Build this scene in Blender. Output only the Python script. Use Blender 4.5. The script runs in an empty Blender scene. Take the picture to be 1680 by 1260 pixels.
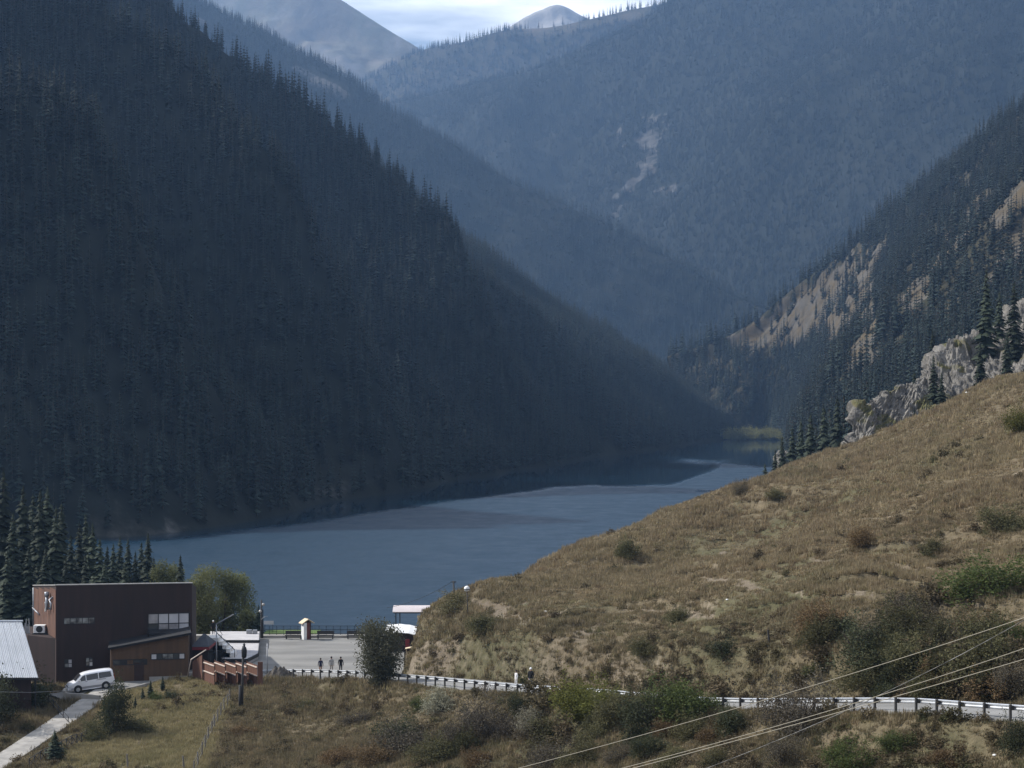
import bpy, math, random
import numpy as np
from mathutils import Vector, Matrix

# ------------------------------------------------------------------ camera, sky, sun, exposure
sc = bpy.context.scene
COL = sc.collection
EYE = 34.0            # eye height above the lake, metres
FOC = 3000.0          # focal length in photo pixels (photo 1680 wide)
HOR = 650.0           # photo row of the horizon
cam = bpy.data.cameras.new('camera'); camo = bpy.data.objects.new('camera', cam); COL.objects.link(camo)
cam.sensor_width = 36.0; cam.lens = 36.0*FOC/1680.0
cam.shift_y = (HOR-630.0)/1680.0
cam.clip_start = 0.5; cam.clip_end = 40000.0
camo.location = (0, 0, EYE); camo.rotation_euler = (math.radians(90), 0, 0)
sc.camera = camo

SUN_AZ = math.radians(-72)      # measured from the view direction (+Y), negative = to the left
SUN_EL = math.radians(38.9)
world = bpy.data.worlds.new('World'); sc.world = world; world.use_nodes = True
wn = world.node_tree.nodes; wl = world.node_tree.links; wn.clear()
wo = wn.new('ShaderNodeOutputWorld'); wb = wn.new('ShaderNodeBackground')
sky = wn.new('ShaderNodeTexSky'); sky.sky_type = 'NISHITA'; sky.sun_disc = False
sky.sun_elevation = SUN_EL; sky.sun_rotation = SUN_AZ
sky.altitude = 1800; sky.air_density = 1.0; sky.dust_density = 1.6; sky.ozone_density = 1.0
wtc = wn.new('ShaderNodeTexCoord'); wmp = wn.new('ShaderNodeMapping'); wmp.inputs['Scale'].default_value = (2.2, 2.2, 11.0); wmp.inputs['Location'].default_value = (0.1, 0.55, 0.52)
wno = wn.new('ShaderNodeTexNoise'); wno.inputs['Scale'].default_value = 2.6; wno.inputs['Detail'].default_value = 7; wno.inputs['Roughness'].default_value = 0.55
wrp = wn.new('ShaderNodeValToRGB'); wrp.color_ramp.elements[0].position = 0.38; wrp.color_ramp.elements[1].position = 0.68
wmx = wn.new('ShaderNodeMix'); wmx.data_type = 'RGBA'
wl.new(wtc.outputs['Generated'], wmp.inputs['Vector']); wl.new(wmp.outputs['Vector'], wno.inputs['Vector'])
wl.new(wno.outputs['Fac'], wrp.inputs['Fac']); wl.new(wrp.outputs['Color'], wmx.inputs[0])
wl.new(sky.outputs['Color'], wmx.inputs[6]); wmx.inputs[7].default_value = (17.5, 17.9, 18.8, 1)
wl.new(wmx.outputs[2], wb.inputs['Color']); wb.inputs['Strength'].default_value = 0.07
wl.new(wb.outputs['Background'], wo.inputs['Surface'])

sl = bpy.data.lights.new('sun', 'SUN'); sl.energy = 5.0; sl.angle = math.radians(0.5); sl.color = (1.0, 0.965, 0.91)
so = bpy.data.objects.new('sun', sl); COL.objects.link(so)
SUNV = Vector((math.sin(SUN_AZ)*math.cos(SUN_EL), math.cos(SUN_AZ)*math.cos(SUN_EL), math.sin(SUN_EL)))
so.rotation_euler = SUNV.to_track_quat('Z', 'Y').to_euler(); so.location = SUNV*300

sc.view_settings.view_transform = 'Standard'; sc.view_settings.look = 'None'
sc.view_settings.exposure = 0.48; sc.view_settings.gamma = 1.0; sc.view_settings.use_curve_mapping = False
sc.render.engine = 'CYCLES'
sc.cycles.max_bounces = 4; sc.cycles.diffuse_bounces = 1; sc.cycles.glossy_bounces = 2
sc.cycles.transmission_bounces = 2; sc.cycles.volume_bounces = 0; sc.cycles.transparent_max_bounces = 4
sc.cycles.use_denoising = True
sc.cycles.caustics_reflective = False; sc.cycles.caustics_refractive = False

HAZE_DENSITY = 1.0e-4
HAZE_COLOR = (0.33, 0.56, 0.97)

# ------------------------------------------------------------------ helpers
rng = np.random.default_rng(7)
random.seed(7)

def P(u, v, d):
    """World point seen at photo pixel (u, v) when it stands d metres away."""
    return Vector(((u-840.0)/FOC*d, d, EYE-(v-HOR)/FOC*d))
def proj(x, y, z):
    return 840.0+FOC*x/y, HOR+FOC*(EYE-z)/y

def _hash(ix, iy, seed):
    n = (ix.astype(np.int64)*374761393 + iy.astype(np.int64)*668265263 + seed*1442695041) & 0xffffffff
    n = ((n ^ (n >> 13))*1274126177) & 0xffffffff
    n = (n ^ (n >> 16)) & 0xffffffff
    return n.astype(np.float64)/4294967295.0
def vnoise(x, y, seed=0):
    x = np.asarray(x, float); y = np.asarray(y, float)
    ix = np.floor(x); iy = np.floor(y); fx = x-ix; fy = y-iy
    ux = fx*fx*fx*(fx*(fx*6-15)+10); uy = fy*fy*fy*(fy*(fy*6-15)+10)
    a = _hash(ix, iy, seed); b = _hash(ix+1, iy, seed); c = _hash(ix, iy+1, seed); d = _hash(ix+1, iy+1, seed)
    return ((a*(1-ux)+b*ux)*(1-uy)+(c*(1-ux)+d*ux)*uy)*2-1
def fbm(x, y, oct=4, seed=0, gain=0.5, lac=2.03):
    r = 0; a = 1.0; f = 1.0
    for k in range(oct):
        r = r + a*vnoise(np.asarray(x)*f+17.3*k, np.asarray(y)*f-9.1*k, seed+k); a *= gain; f *= lac
    return r
def sstep(a, b, x):
    t = np.clip((x-a)/(b-a), 0, 1); return t*t*(3-2*t)
def in_poly(px, py, poly):
    px = np.asarray(px); py = np.asarray(py); r = np.zeros(px.shape, bool); n = len(poly)
    for i in range(n):
        x1, y1 = poly[i]; x2, y2 = poly[(i+1) % n]
        c = ((y1 > py) != (y2 > py)) & (px < (x2-x1)*(py-y1)/((y2-y1) if y2 != y1 else 1e-9)+x1)
        r ^= c
    return r
def seg_dist(x, y, pts):
    """distance to polyline and the interpolated z of the nearest point."""
    best = np.full(np.shape(x), 1e9); bz = np.zeros(np.shape(x)); side = np.zeros(np.shape(x))
    for a, b in zip(pts[:-1], pts[1:]):
        dx, dy = b[0]-a[0], b[1]-a[1]; L = dx*dx+dy*dy+1e-9
        t = np.clip(((x-a[0])*dx+(y-a[1])*dy)/L, 0, 1)
        qx = a[0]+t*dx; qy = a[1]+t*dy; dd = np.hypot(x-qx, y-qy)
        m = dd < best
        best = np.where(m, dd, best); bz = np.where(m, a[2]+t*(b[2]-a[2]), bz)
        side = np.where(m, np.sign(dx*(y-a[1])-dy*(x-a[0])), side)
    return best, bz, side

def np_mesh(name, verts, faces, mats=None, fm=None, smooth=False):
    """verts (n,3), faces (m,3|4) -> mesh, built fast."""
    me = bpy.data.meshes.new(name)
    verts = np.asarray(verts, np.float32); faces = np.asarray(faces, np.int32)
    k = faces.shape[1]
    me.vertices.add(len(verts)); me.vertices.foreach_set('co', verts.ravel())
    me.loops.add(faces.size); me.loops.foreach_set('vertex_index', faces.ravel())
    me.polygons.add(len(faces)); me.polygons.foreach_set('loop_start', np.arange(0, faces.size, k, dtype=np.int32))
    me.polygons.foreach_set('loop_total', np.full(len(faces), k, np.int32))
    for m in (mats or []): me.materials.append(m)
    if fm is not None: me.polygons.foreach_set('material_index', np.asarray(fm, np.int32))
    me.polygons.foreach_set('use_smooth', np.full(len(faces), smooth, bool))
    me.update(calc_edges=True); me.validate()
    return me
def grid_faces(nr, nc):
    i = np.arange(nr-1)[:, None]*nc+np.arange(nc-1)[None, :]
    return np.stack([i, i+1, i+nc+1, i+nc], -1).reshape(-1, 4)
def link(name, me, parent=None, loc=None):
    o = bpy.data.objects.new(name, me); COL.objects.link(o)
    if parent is not None: o.parent = parent
    if loc is not None: o.location = loc
    return o
def tag(o, label=None, cat=None, group=None, kind=None):
    if label: o['label'] = label
    if cat: o['category'] = cat
    if group: o['group'] = group
    if kind: o['kind'] = kind
    return o
def thing(name, label, cat, loc=(0, 0, 0), rz=0.0, group=None):
    o = bpy.data.objects.new(name, None); COL.objects.link(o); o.location = loc; o.rotation_euler = (0, 0, rz)
    o.empty_display_size = 0.2
    return tag(o, label, cat, group)
def copy_tree(o, parent=None):
    c = o.copy(); COL.objects.link(c)
    if parent is not None: c.parent = parent
    for ch in o.children: copy_tree(ch, c)
    return c

class MB:
    """collects simple shapes into one mesh"""
    def __init__(s): s.v = []; s.f = []; s.m = []
    def quad(s, pts, m=0):
        b = len(s.v); s.v += [tuple(p) for p in pts]; s.f.append(tuple(range(b, b+len(pts)))); s.m.append(m); return s
    def hexa(s, c, m=0):
        """8 corners: 4 bottom (ccw), 4 top"""
        b = len(s.v); s.v += [tuple(p) for p in c]
        for f in ((3, 2, 1, 0), (4, 5, 6, 7), (0, 1, 5, 4), (1, 2, 6, 5), (2, 3, 7, 6), (3, 0, 4, 7)):
            s.f.append(tuple(b+i for i in f)); s.m.append(m)
        return s
    def box(s, lo, hi, m=0):
        x0, y0, z0 = lo; x1, y1, z1 = hi
        return s.hexa([(x0, y0, z0), (x1, y0, z0), (x1, y1, z0), (x0, y1, z0), (x0, y0, z1), (x1, y0, z1), (x1, y1, z1), (x0, y1, z1)], m)
    def prism(s, poly, z0, z1, m=0):
        """vertical prism on ground polygon (ccw); z1 may be a list"""
        n = len(poly); b = len(s.v); zt = z1 if isinstance(z1, (list, tuple)) else [z1]*n
        zb = z0 if isinstance(z0, (list, tuple)) else [z0]*n
        s.v += [(p[0], p[1], zb[i]) for i, p in enumerate(poly)]; s.v += [(p[0], p[1], zt[i]) for i, p in enumerate(poly)]
        s.f.append(tuple(range(b+n-1, b-1, -1))); s.f.append(tuple(range(b+n, b+2*n))); s.m += [m, m]
        for i in range(n):
            j = (i+1) % n; s.f.append((b+i, b+j, b+n+j, b+n+i)); s.m.append(m)
        return s
    def tube(s, pts, r, n=8, m=0, cap=True):
        """tube along a polyline; r number or list"""
        pts = [Vector(p) for p in pts]; k = len(pts); rr = r if isinstance(r, (list, tuple)) else [r]*k
        b = len(s.v)
        for i, p in enumerate(pts):
            t = (pts[min(i+1, k-1)]-pts[max(i-1, 0)])
            t = t.normalized() if t.length > 1e-9 else Vector((0, 0, 1))
            a = t.cross(Vector((0, 0, 1)))
            a = a.normalized() if a.length > 1e-3 else Vector((1, 0, 0))
            c = t.cross(a)
            for j in range(n):
                w = 2*math.pi*j/n; q = p+(a*math.cos(w)+c*math.sin(w))*rr[i]; s.v.append(tuple(q))
        for i in range(k-1):
            for j in range(n):
                j2 = (j+1) % n; s.f.append((b+i*n+j, b+i*n+j2, b+(i+1)*n+j2, b+(i+1)*n+j)); s.m.append(m)
        if cap:
            s.f.append(tuple(b+j for j in range(n))); s.m.append(m)
            s.f.append(tuple(b+(k-1)*n+j for j in range(n-1, -1, -1))); s.m.append(m)
        return s
    def beam(s, p0, p1, w, h, m=0):
        """rectangular bar from p0 to p1 (w horizontal, h vertical)"""
        p0 = Vector(p0); p1 = Vector(p1); t = (p1-p0).normalized(); a = t.cross(Vector((0, 0, 1)))
        a = a.normalized() if a.length > 1e-3 else Vector((1, 0, 0)); c = a.cross(t)
        a = a*(w/2); c = c*(h/2)
        return s.hexa([p0-a-c, p0+a-c, p1+a-c, p1-a-c, p0-a+c, p0+a+c, p1+a+c, p1-a+c], m)
    def lathe(s, prof, n=12, c=(0, 0, 0), m=0):
        b = len(s.v)
        for (r, z) in prof:
            for j in range(n):
                w = 2*math.pi*j/n; s.v.append((c[0]+r*math.cos(w), c[1]+r*math.sin(w), c[2]+z))
        for i in range(len(prof)-1):
            for j in range(n):
                j2 = (j+1) % n; s.f.append((b+i*n+j, b+i*n+j2, b+(i+1)*n+j2, b+(i+1)*n+j)); s.m.append(m)
        s.f.append(tuple(b+(len(prof)-1)*n+j for j in range(n))); s.m.append(m)
        s.f.append(tuple(b+j for j in range(n-1, -1, -1))); s.m.append(m)
        return s
    def mesh(s, name, mats, smooth=False, bevel=0.0):
        import bmesh
        me = bpy.data.meshes.new(name); me.from_pydata(s.v, [], s.f)
        for q in (mats if isinstance(mats, (list, tuple)) else [mats]): me.materials.append(q)
        me.polygons.foreach_set('material_index', s.m)
        bm = bmesh.new(); bm.from_mesh(me)
        bmesh.ops.recalc_face_normals(bm, faces=bm.faces)
        if bevel: bmesh.ops.bevel(bm, geom=bm.edges[:], offset=bevel, segments=1, affect='EDGES')
        bm.to_mesh(me); bm.free()
        if smooth: me.polygons.foreach_set('use_smooth', [True]*len(me.polygons))
        me.update(); return me
    def build(s, name, mats, parent=None, smooth=False, bevel=0.0, loc=None):
        return link(name, s.mesh(name, mats, smooth, bevel), parent, loc)

# ------------------------------------------------------------------ materials
def mat(name, col, rough=0.8, metal=0.0, var=0.0, scale=1.0, col2=None, bump=0.0, spec=0.3, coat=0.0, rnd=0.0, trans=0.0, stretch=(1, 1, 1), detail=6, p0=0.35, p1=0.65):
    m = bpy.data.materials.new(name); m.use_nodes = True; nt = m.node_tree; n = nt.nodes; l = nt.links
    b = n['Principled BSDF']; b.inputs['Roughness'].default_value = rough; b.inputs['Metallic'].default_value = metal
    b.inputs['Specular IOR Level'].default_value = spec
    if coat: b.inputs['Coat Weight'].default_value = coat
    c = (*col, 1); b.inputs['Base Color'].default_value = c
    src = None
    if col2 is None and var: col2 = tuple(x*(1-var) for x in col)
    if col2 is not None:
        tc = n.new('ShaderNodeTexCoord'); mp = n.new('ShaderNodeMapping'); mp.inputs['Scale'].default_value = stretch
        nz = n.new('ShaderNodeTexNoise'); nz.inputs['Scale'].default_value = scale; nz.inputs['Detail'].default_value = detail
        l.new(tc.outputs['Object'], mp.inputs['Vector']); l.new(mp.outputs['Vector'], nz.inputs['Vector'])
        rp = n.new('ShaderNodeValToRGB'); rp.color_ramp.elements[0].position = p0; rp.color_ramp.elements[1].position = p1
        rp.color_ramp.elements[0].color = c; rp.color_ramp.elements[1].color = (*col2, 1)
        l.new(nz.outputs['Fac'], rp.inputs['Fac']); src = rp.outputs['Color']
        if bump:
            bp = n.new('ShaderNodeBump'); bp.inputs['Strength'].default_value = bump; bp.inputs['Distance'].default_value = 0.05
            l.new(nz.outputs['Fac'], bp.inputs['Height']); l.new(bp.outputs['Normal'], b.inputs['Normal'])
    if rnd:
        oi = n.new('ShaderNodeObjectInfo'); hs = n.new('ShaderNodeHueSaturation')
        mr = n.new('ShaderNodeMapRange'); mr.inputs['To Min'].default_value = 1-rnd; mr.inputs['To Max'].default_value = 1+rnd
        l.new(oi.outputs['Random'], mr.inputs['Value']); l.new(mr.outputs['Result'], hs.inputs['Value'])
        if src is not None: l.new(src, hs.inputs['Color'])
        else: hs.inputs['Color'].default_value = c
        src = hs.outputs['Color']
    if src is not None: l.new(src, b.inputs['Base Color'])
    if trans:
        out = n['Material Output']; tr = n.new('ShaderNodeBsdfTranslucent'); mx = n.new('ShaderNodeMixShader'); mx.inputs[0].default_value = trans
        if src is not None: l.new(src, tr.inputs['Color'])
        else: tr.inputs['Color'].default_value = c
        l.new(b.outputs['BSDF'], mx.inputs[1]); l.new(tr.outputs['BSDF'], mx.inputs[2]); l.new(mx.outputs['Shader'], out.inputs['Surface'])
    return m

def tuft_mat(name, ramp, trans=0.35, scale=0.05, rnd=0.25):
    """foliage whose colour drifts from place to place (noise at the instance's own position) plus a random shade"""
    m = bpy.data.materials.new(name); m.use_nodes = True; nt = m.node_tree; n = nt.nodes; l = nt.links
    b = n['Principled BSDF']; b.inputs['Roughness'].default_value = 0.85; b.inputs['Specular IOR Level'].default_value = 0.1
    oi = n.new('ShaderNodeObjectInfo'); nz = n.new('ShaderNodeTexNoise'); nz.inputs['Scale'].default_value = scale; nz.inputs['Detail'].default_value = 5
    nz.inputs['Roughness'].default_value = 0.65
    l.new(oi.outputs['Location'], nz.inputs['Vector'])
    ad = n.new('ShaderNodeMath'); ad.operation = 'MULTIPLY_ADD'; ad.inputs[1].default_value = 0.22; l.new(oi.outputs['Random'], ad.inputs[0]); 
    sb = n.new('ShaderNodeMath'); sb.operation = 'SUBTRACT'; sb.inputs[1].default_value = 0.11; l.new(nz.outputs['Fac'], sb.inputs[0]); l.new(sb.outputs[0], ad.inputs[2])
    rp = n.new('ShaderNodeValToRGB'); cr = rp.color_ramp
    while len(cr.elements) < len(ramp): cr.elements.new(0.5)
    for e, (p, c) in zip(cr.elements, ramp): e.position = p; e.color = (*c, 1)
    l.new(ad.outputs[0], rp.inputs['Fac'])
    hs = n.new('ShaderNodeHueSaturation'); mr = n.new('ShaderNodeMapRange'); mr.inputs['To Min'].default_value = 1-rnd; mr.inputs['To Max'].default_value = 1+rnd
    wn2 = n.new('ShaderNodeTexWhiteNoise'); wn2.noise_dimensions = '1D'; l.new(oi.outputs['Random'], wn2.inputs['W'])
    l.new(wn2.outputs['Value'], mr.inputs['Value']); l.new(mr.outputs['Result'], hs.inputs['Value']); l.new(rp.outputs['Color'], hs.inputs['Color'])
    l.new(hs.outputs['Color'], b.inputs['Base Color'])
    out = n['Material Output']; tr = n.new('ShaderNodeBsdfTranslucent'); mx = n.new('ShaderNodeMixShader'); mx.inputs[0].default_value = trans
    l.new(hs.outputs['Color'], tr.inputs['Color']); l.new(b.outputs['BSDF'], mx.inputs[1]); l.new(tr.outputs['BSDF'], mx.inputs[2]); l.new(mx.outputs['Shader'], out.inputs['Surface'])
    return m

def ground_mat(name, cols, scales, bump=0.4, mask=None, maskcol=None, maskcol2=None, bdist=0.3):
    """cols: three base colours mixed by two noises; a mesh attribute can lay bare soil or rock over it"""
    m = bpy.data.materials.new(name); m.use_nodes = True; nt = m.node_tree; n = nt.nodes; l = nt.links
    b = n['Principled BSDF']; b.inputs['Roughness'].default_value = 0.95; b.inputs['Specular IOR Level'].default_value = 0.1
    tc = n.new('ShaderNodeTexCoord')
    def nz(s, d=8, r=0.6):
        q = n.new('ShaderNodeTexNoise'); q.inputs['Scale'].default_value = s; q.inputs['Detail'].default_value = d; q.inputs['Roughness'].default_value = r
        l.new(tc.outputs['Object'], q.inputs['Vector']); return q.outputs['Fac']
    def ramp(f, a, c):
        q = n.new('ShaderNodeMapRange'); q.interpolation_type = 'SMOOTHSTEP'; q.inputs['From Min'].default_value = a; q.inputs['From Max'].default_value = c; l.new(f, q.inputs['Value']); return q.outputs['Result']
    def mix(f, a, c):
        q = n.new('ShaderNodeMix'); q.data_type = 'RGBA'; l.new(f, q.inputs[0])
        for i, s in ((6, a), (7, c)):
            if isinstance(s, tuple): q.inputs[i].default_value = (*s, 1)
            else: l.new(s, q.inputs[i])
        return q.outputs[2]
    c = mix(ramp(nz(scales[0]), 0.42, 0.58), cols[0], cols[1])
    c = mix(ramp(nz(scales[1]), 0.48, 0.62), c, cols[2])
    fine = nz(scales[2], 4, 0.7)
    if mask:
        at = n.new('ShaderNodeAttribute'); at.attribute_name = mask
        sm = mix(ramp(nz(scales[1]*3), 0.35, 0.65), maskcol, maskcol2 or maskcol)
        mu = n.new('ShaderNodeMath'); mu.operation = 'MULTIPLY_ADD'; mu.inputs[1].default_value = 0.7; l.new(fine, mu.inputs[0]); l.new(at.outputs['Fac'], mu.inputs[2])
        c = mix(ramp(mu.outputs[0], 0.65, 1.05), c, sm)
    hs = n.new('ShaderNodeHueSaturation'); mr = n.new('ShaderNodeMapRange'); mr.inputs['From Min'].default_value = 0.3; mr.inputs['From Max'].default_value = 0.7
    mr.inputs['To Min'].default_value = 0.72; mr.inputs['To Max'].default_value = 1.28
    l.new(fine, mr.inputs['Value']); l.new(mr.outputs['Result'], hs.inputs['Value']); l.new(c, hs.inputs['Color'])
    l.new(hs.outputs['Color'], b.inputs['Base Color'])
    bp = n.new('ShaderNodeBump'); bp.inputs['Strength'].default_value = bump; bp.inputs['Distance'].default_value = bdist
    l.new(fine, bp.inputs['Height']); l.new(bp.outputs['Normal'], b.inputs['Normal'])
    return m
# ------------------------------------------------------------------ near terrain: height function
def pl(*pts): return [tuple(P(*p)) for p in pts]
ROAD = pl((395, 1112, 199), (480, 1112, 195), (600, 1116, 182), (700, 1124, 170), (870, 1141, 152), (1000, 1150, 140.5), (1210, 1168, 125.5), (1500, 1172, 109.5), (1640, 1180, 102.5), (1900, 1200, 93), (2300, 1235, 82))
ROAD = [(x+0.75, y+2.6, z) for (x, y, z) in ROAD]
ROAD_W = 2.9
DRIVE = pl((92, 1144, 187.2), (120, 1139, 188.2), (150, 1133, 189.2), (190, 1125, 190.8), (250, 1109, 196), (320, 1097, 200), (380, 1095, 202.5))
PATH = pl((175, 1131, 188.6), (130, 1162, 181), (85, 1193, 173), (0, 1250, 160), (-120, 1330, 146))
PLAZA = [tuple(P(u, 0, d))[:2] for (u, d) in ((352, 197), (470, 193.5), (560, 190), (640, 184), (662, 200), (664, 226.5), (352, 226.5))]
PZ = 4.1
CTRL = [P(*p) for p in (
 (0,1255,157),(0,1180,176),(-200,1200,170),(-500,1200,170),(130,1150,185),(60,1140,190),(315,1097,200),(100,1230,163),
 (200,1200,172),(300,1120,190),(250,1180,174),(330,1250,155),(150,1250,157),(400,1160,178),(450,1130,188),(500,1260,150),
 (550,1180,170),(650,1260,144),(650,1190,159),(870,1260,136),(870,1200,143),(1000,1230,131),(1200,1260,114),(1200,1215,119),(1400,1260,104),(1400,1215,110),(1680,1260,92),(1900,1260,85),
 (1680,1100,113),(1680,1000,126),(1680,900,143),(1680,800,166),(1680,700,202),(1680,640,240),(1680,613,264),
 (2000,900,132),(2000,550,260),(2300,650,190),(2100,1150,92),
 (1550,1110,116),(1550,1000,130),(1550,900,150),(1550,800,182),(1550,720,225),(1550,667,278),
 (1400,1110,119),(1400,1000,134),(1400,900,158),(1400,800,207),(1400,750,262),(1400,728,294),
 (1200,1110,132),(1200,1000,156),(1200,900,206),(1200,840,268),(1200,821,290),(1280,782,304),
 (1000,1090,149),(1000,1040,158),(1000,1000,170),(1000,950,200),(1000,901,248),(1100,862,266),
 (860,1100,160),(860,1060,167),(860,1000,186),(860,955,212),(860,944,226),
 (760,1095,167),(760,1050,175),(760,1000,190),(770,984,204),
 (738,978,198),(712,986,199),(692,1028,195),(668,1060,193),(652,1088,188))]
CTRL = [tuple(p) for p in CTRL]
CTRL += [p for p in ROAD[2:]]
def XY(u, d, z): return ((u-840)/FOC*d, d, z)
CTRL += [XY(1680,300,31),XY(1680,340,26),XY(2000,330,34),XY(1550,320,20),XY(1550,360,12),XY(1400,325,18),XY(1400,355,8),XY(1400,400,4),XY(1250,335,9),XY(1250,375,-2),
 XY(1000,280,4),XY(1000,310,-4),XY(860,250,3.5),XY(860,275,-3),XY(770,226,3.6),XY(760,242,-2.5),XY(690,228,2.5),XY(690,243,-2.5),
 XY(550,228,3.6),XY(550,236,0.5),XY(550,246,-3),XY(430,228,3.4),XY(430,238,0.5),XY(430,250,-3),XY(330,215,3.8),XY(330,235,2.2),XY(330,262,0.2),XY(330,280,-3),
 XY(200,215,3),XY(200,250,2.2),XY(200,285,0.3),XY(200,310,-4),XY(60,215,3),XY(60,250,2.5),XY(60,290,1),XY(60,325,-4),XY(-150,215,3),XY(-150,290,3),XY(-150,340,-2),XY(-500,250,6),
 XY(600,205,3.9),XY(480,205,3.9),XY(560,160,3.6),XY(0,140,1.5),XY(300,130,2.5),XY(700,120,3.5),
 (0,105,5),(20,95,9.5),(35,80,14),(-25,100,2),(-60,110,2),(0,60,13),(30,50,20),(-30,60,12),(60,60,24),(0,25,24),(0,0,32),(40,10,33),(-40,10,31),(-60,-30,42),(0,-40,46),(60,-40,48),(120,60,40),(120,150,45),(140,260,60),(110,350,40)]
CT = np.array(CTRL)
def _tpsk(r2): return 0.5*r2*np.log(np.maximum(r2, 1e-12))
def tps_fit(pts, lam=2.0):
    n = len(pts); xy = pts[:, :2]/100.0
    r2 = ((xy[:, None]-xy[None])**2).sum(-1); K = _tpsk(r2)+np.eye(n)*lam*1e-3
    Pm = np.c_[np.ones(n), xy]; A = np.zeros((n+3, n+3)); A[:n, :n] = K; A[:n, n:] = Pm; A[n:, :n] = Pm.T
    return xy, np.linalg.solve(A, np.r_[pts[:, 2], 0, 0, 0])
TXY, TW = tps_fit(CT)
def tps(x, y):
    x = np.asarray(x, float); y = np.asarray(y, float); sh = x.shape; x = x.ravel()/100; y = y.ravel()/100; out = np.empty(x.shape)
    for s in range(0, len(x), 50000):
        a = x[s:s+50000]; b = y[s:s+50000]
        r2 = (a[:, None]-TXY[None, :, 0])**2+(b[:, None]-TXY[None, :, 1])**2
        out[s:s+50000] = _tpsk(r2)@TW[:-3]+TW[-3]+TW[-2]*a+TW[-1]*b
    return out.reshape(sh)
def poly_sdf(x, y, poly):
    d, _, _ = seg_dist(x, y, [(*p, 0) for p in list(poly)+[poly[0]]])
    return np.where(in_poly(x, y, poly), -d, d)
SCARPS = [[(835,1070),(880,1050),(935,1030),(1000,1010)], [(780,1052),(830,1058)], [(1040,990),(1110,985),(1180,1000)], [(1120,945),(1210,940),(1300,955)],
          [(1250,1000),(1340,985),(1440,990)], [(1380,960),(1480,950),(1560,975)], [(1150,1030),(1240,1045)], [(1420,905),(1530,900)], [(1240,830),(1300,815)], [(1480,990),(1600,1000)]]
def _base(x, y):
    z = tps(x, y)
    hill = sstep(-16, 8, x)*sstep(95, 130, y+x*0.8)
    z = z + hill*(0.8*fbm(x*0.09, y*0.05, 3, 11)+0.16*fbm(x*0.45, y*0.3, 3, 21)) + 0.12*fbm(x*0.3, y*0.3, 3, 31)
    # cattle terracettes following the contours
    w = (z+0.5*fbm(x*0.06, y*0.06, 3, 41))/1.15
    saw = (w-np.floor(w)); st = np.where(saw < 0.72, -saw*0.5/0.72*1.0, -0.5+(saw-0.72)/0.28*0.5)
    z = z + hill*0.75*np.clip(0.35+fbm(x*0.05, y*0.04, 2, 51), 0, 1)*(st+0.25)
    return z
def _hit(fn, u, v, d0=80.0, d1=420.0, n=900):
    d = np.geomspace(d0, d1, n); x = (u-840)/FOC*d; zr = EYE-(v-HOR)/FOC*d; z = fn(x, d)
    k = np.argmax(z >= zr)
    if not (z[k] >= zr[k]): return None
    return (float(x[k]), float(d[k]), float(z[k]))
SC = []
for line in SCARPS:
    q = [_hit(_base, *p) for p in line]; q = [p for p in q if p]
    if len(q) > 1: SC.append(q)
TRAILS = [[(775,985),(830,998),(900,988),(1000,972),(1120,955),(1230,962),(1320,985),(1450,990)], [(1180,905),(1300,885),(1450,852),(1600,800),(1700,765)], [(900,1015),(1000,1000),(1110,1000),(1200,1015)], [(1330,930),(1450,925),(1560,945),(1700,930)]]
TR = []
for line in TRAILS:
    q = [_hit(_base, *p) for p in line]; q = [p for p in q if p]; TR.append(q)
def zn(x, y):
    x = np.asarray(x, float); y = np.asarray(y, float)
    z = _base(x, y)
    for i, q in enumerate(SC):
        xw = x+0.9*vnoise(x*0.5, y*0.5, 60+i); yw = y+1.6*vnoise(x*0.4, y*0.4, 70+i)
        d, _, side = seg_dist(xw, yw, q)
        up = np.where(side > 0, 1.0, 0.0)
        z = z + (0.24+0.22*vnoise(x*0.25, y*0.2, 80+i))*np.where(side > 0, np.exp(-d/7.0), -0.9*np.exp(-d/2.5))*np.where(d < 25, 1, 0)
    for line, hw, fade in ((ROAD, ROAD_W+0.5, 2.2), (DRIVE, 2.7, 2.0), (PATH, 1.5, 1.6)):
        d, zz, _ = seg_dist(x, y, line)
        w = 1-sstep(hw, hw+fade, d); z = z*(1-w)+(zz-0.14)*w
    s = poly_sdf(x, y, PLAZA); w = 1-sstep(0.3, 2.5, s); z = z*(1-w)+(PZ-0.16)*w
    return z
def G(u, v, d0=80.0, d1=330.0):
    r = _hit(zn, u, v, d0, d1)
    return Vector(r) if r else P(u, v, 250)
def Z1(x, y): return float(zn(np.array([x]), np.array([y]))[0])

# ------------------------------------------------------------------ setting: ground sheet, lake, near hillside
M_bed = mat('lake_bed', (0.10, 0.10, 0.08), 0.95, col2=(0.06, 0.07, 0.05), scale=0.02)
b = MB(); b.quad([(-7400, -2400, -9), (7400, -2400, -9), (7400, 8100, -9), (-7400, 8100, -9)])
tag(b.build('ground', M_bed), kind='structure')

# near hillside: rows of growing distance, columns fanned out well past the frame
NRR, NCC = 430, 560
dd = np.geomspace(26.0, 430.0, NRR); tt = np.linspace(-0.62, 0.62, NCC)
dens = np.sign(tt)*np.abs(tt/0.62)**1.35*0.62
X = dens[None, :]*dd[:, None]; Y = np.repeat(dd[:, None], NCC, 1); Zt = zn(X, Y)
back_y = np.array([-160.0, -80, -30, 0, 12, 20]); XB = np.repeat(np.linspace(-130, 130, NCC)[None, :], 6, 0); 
XB = dens[None, :]*np.array([200, 150, 110, 80, 50, 34])[:, None]; YB = np.repeat(back_y[:, None], NCC, 1); ZB = np.minimum(tps(XB, YB), EYE-1.9+np.maximum(0, -YB)*0.5)
X = np.r_[XB, X]; Y = np.r_[YB, Y]; Zt = np.r_[ZB, Zt]; NRR += 6
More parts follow.
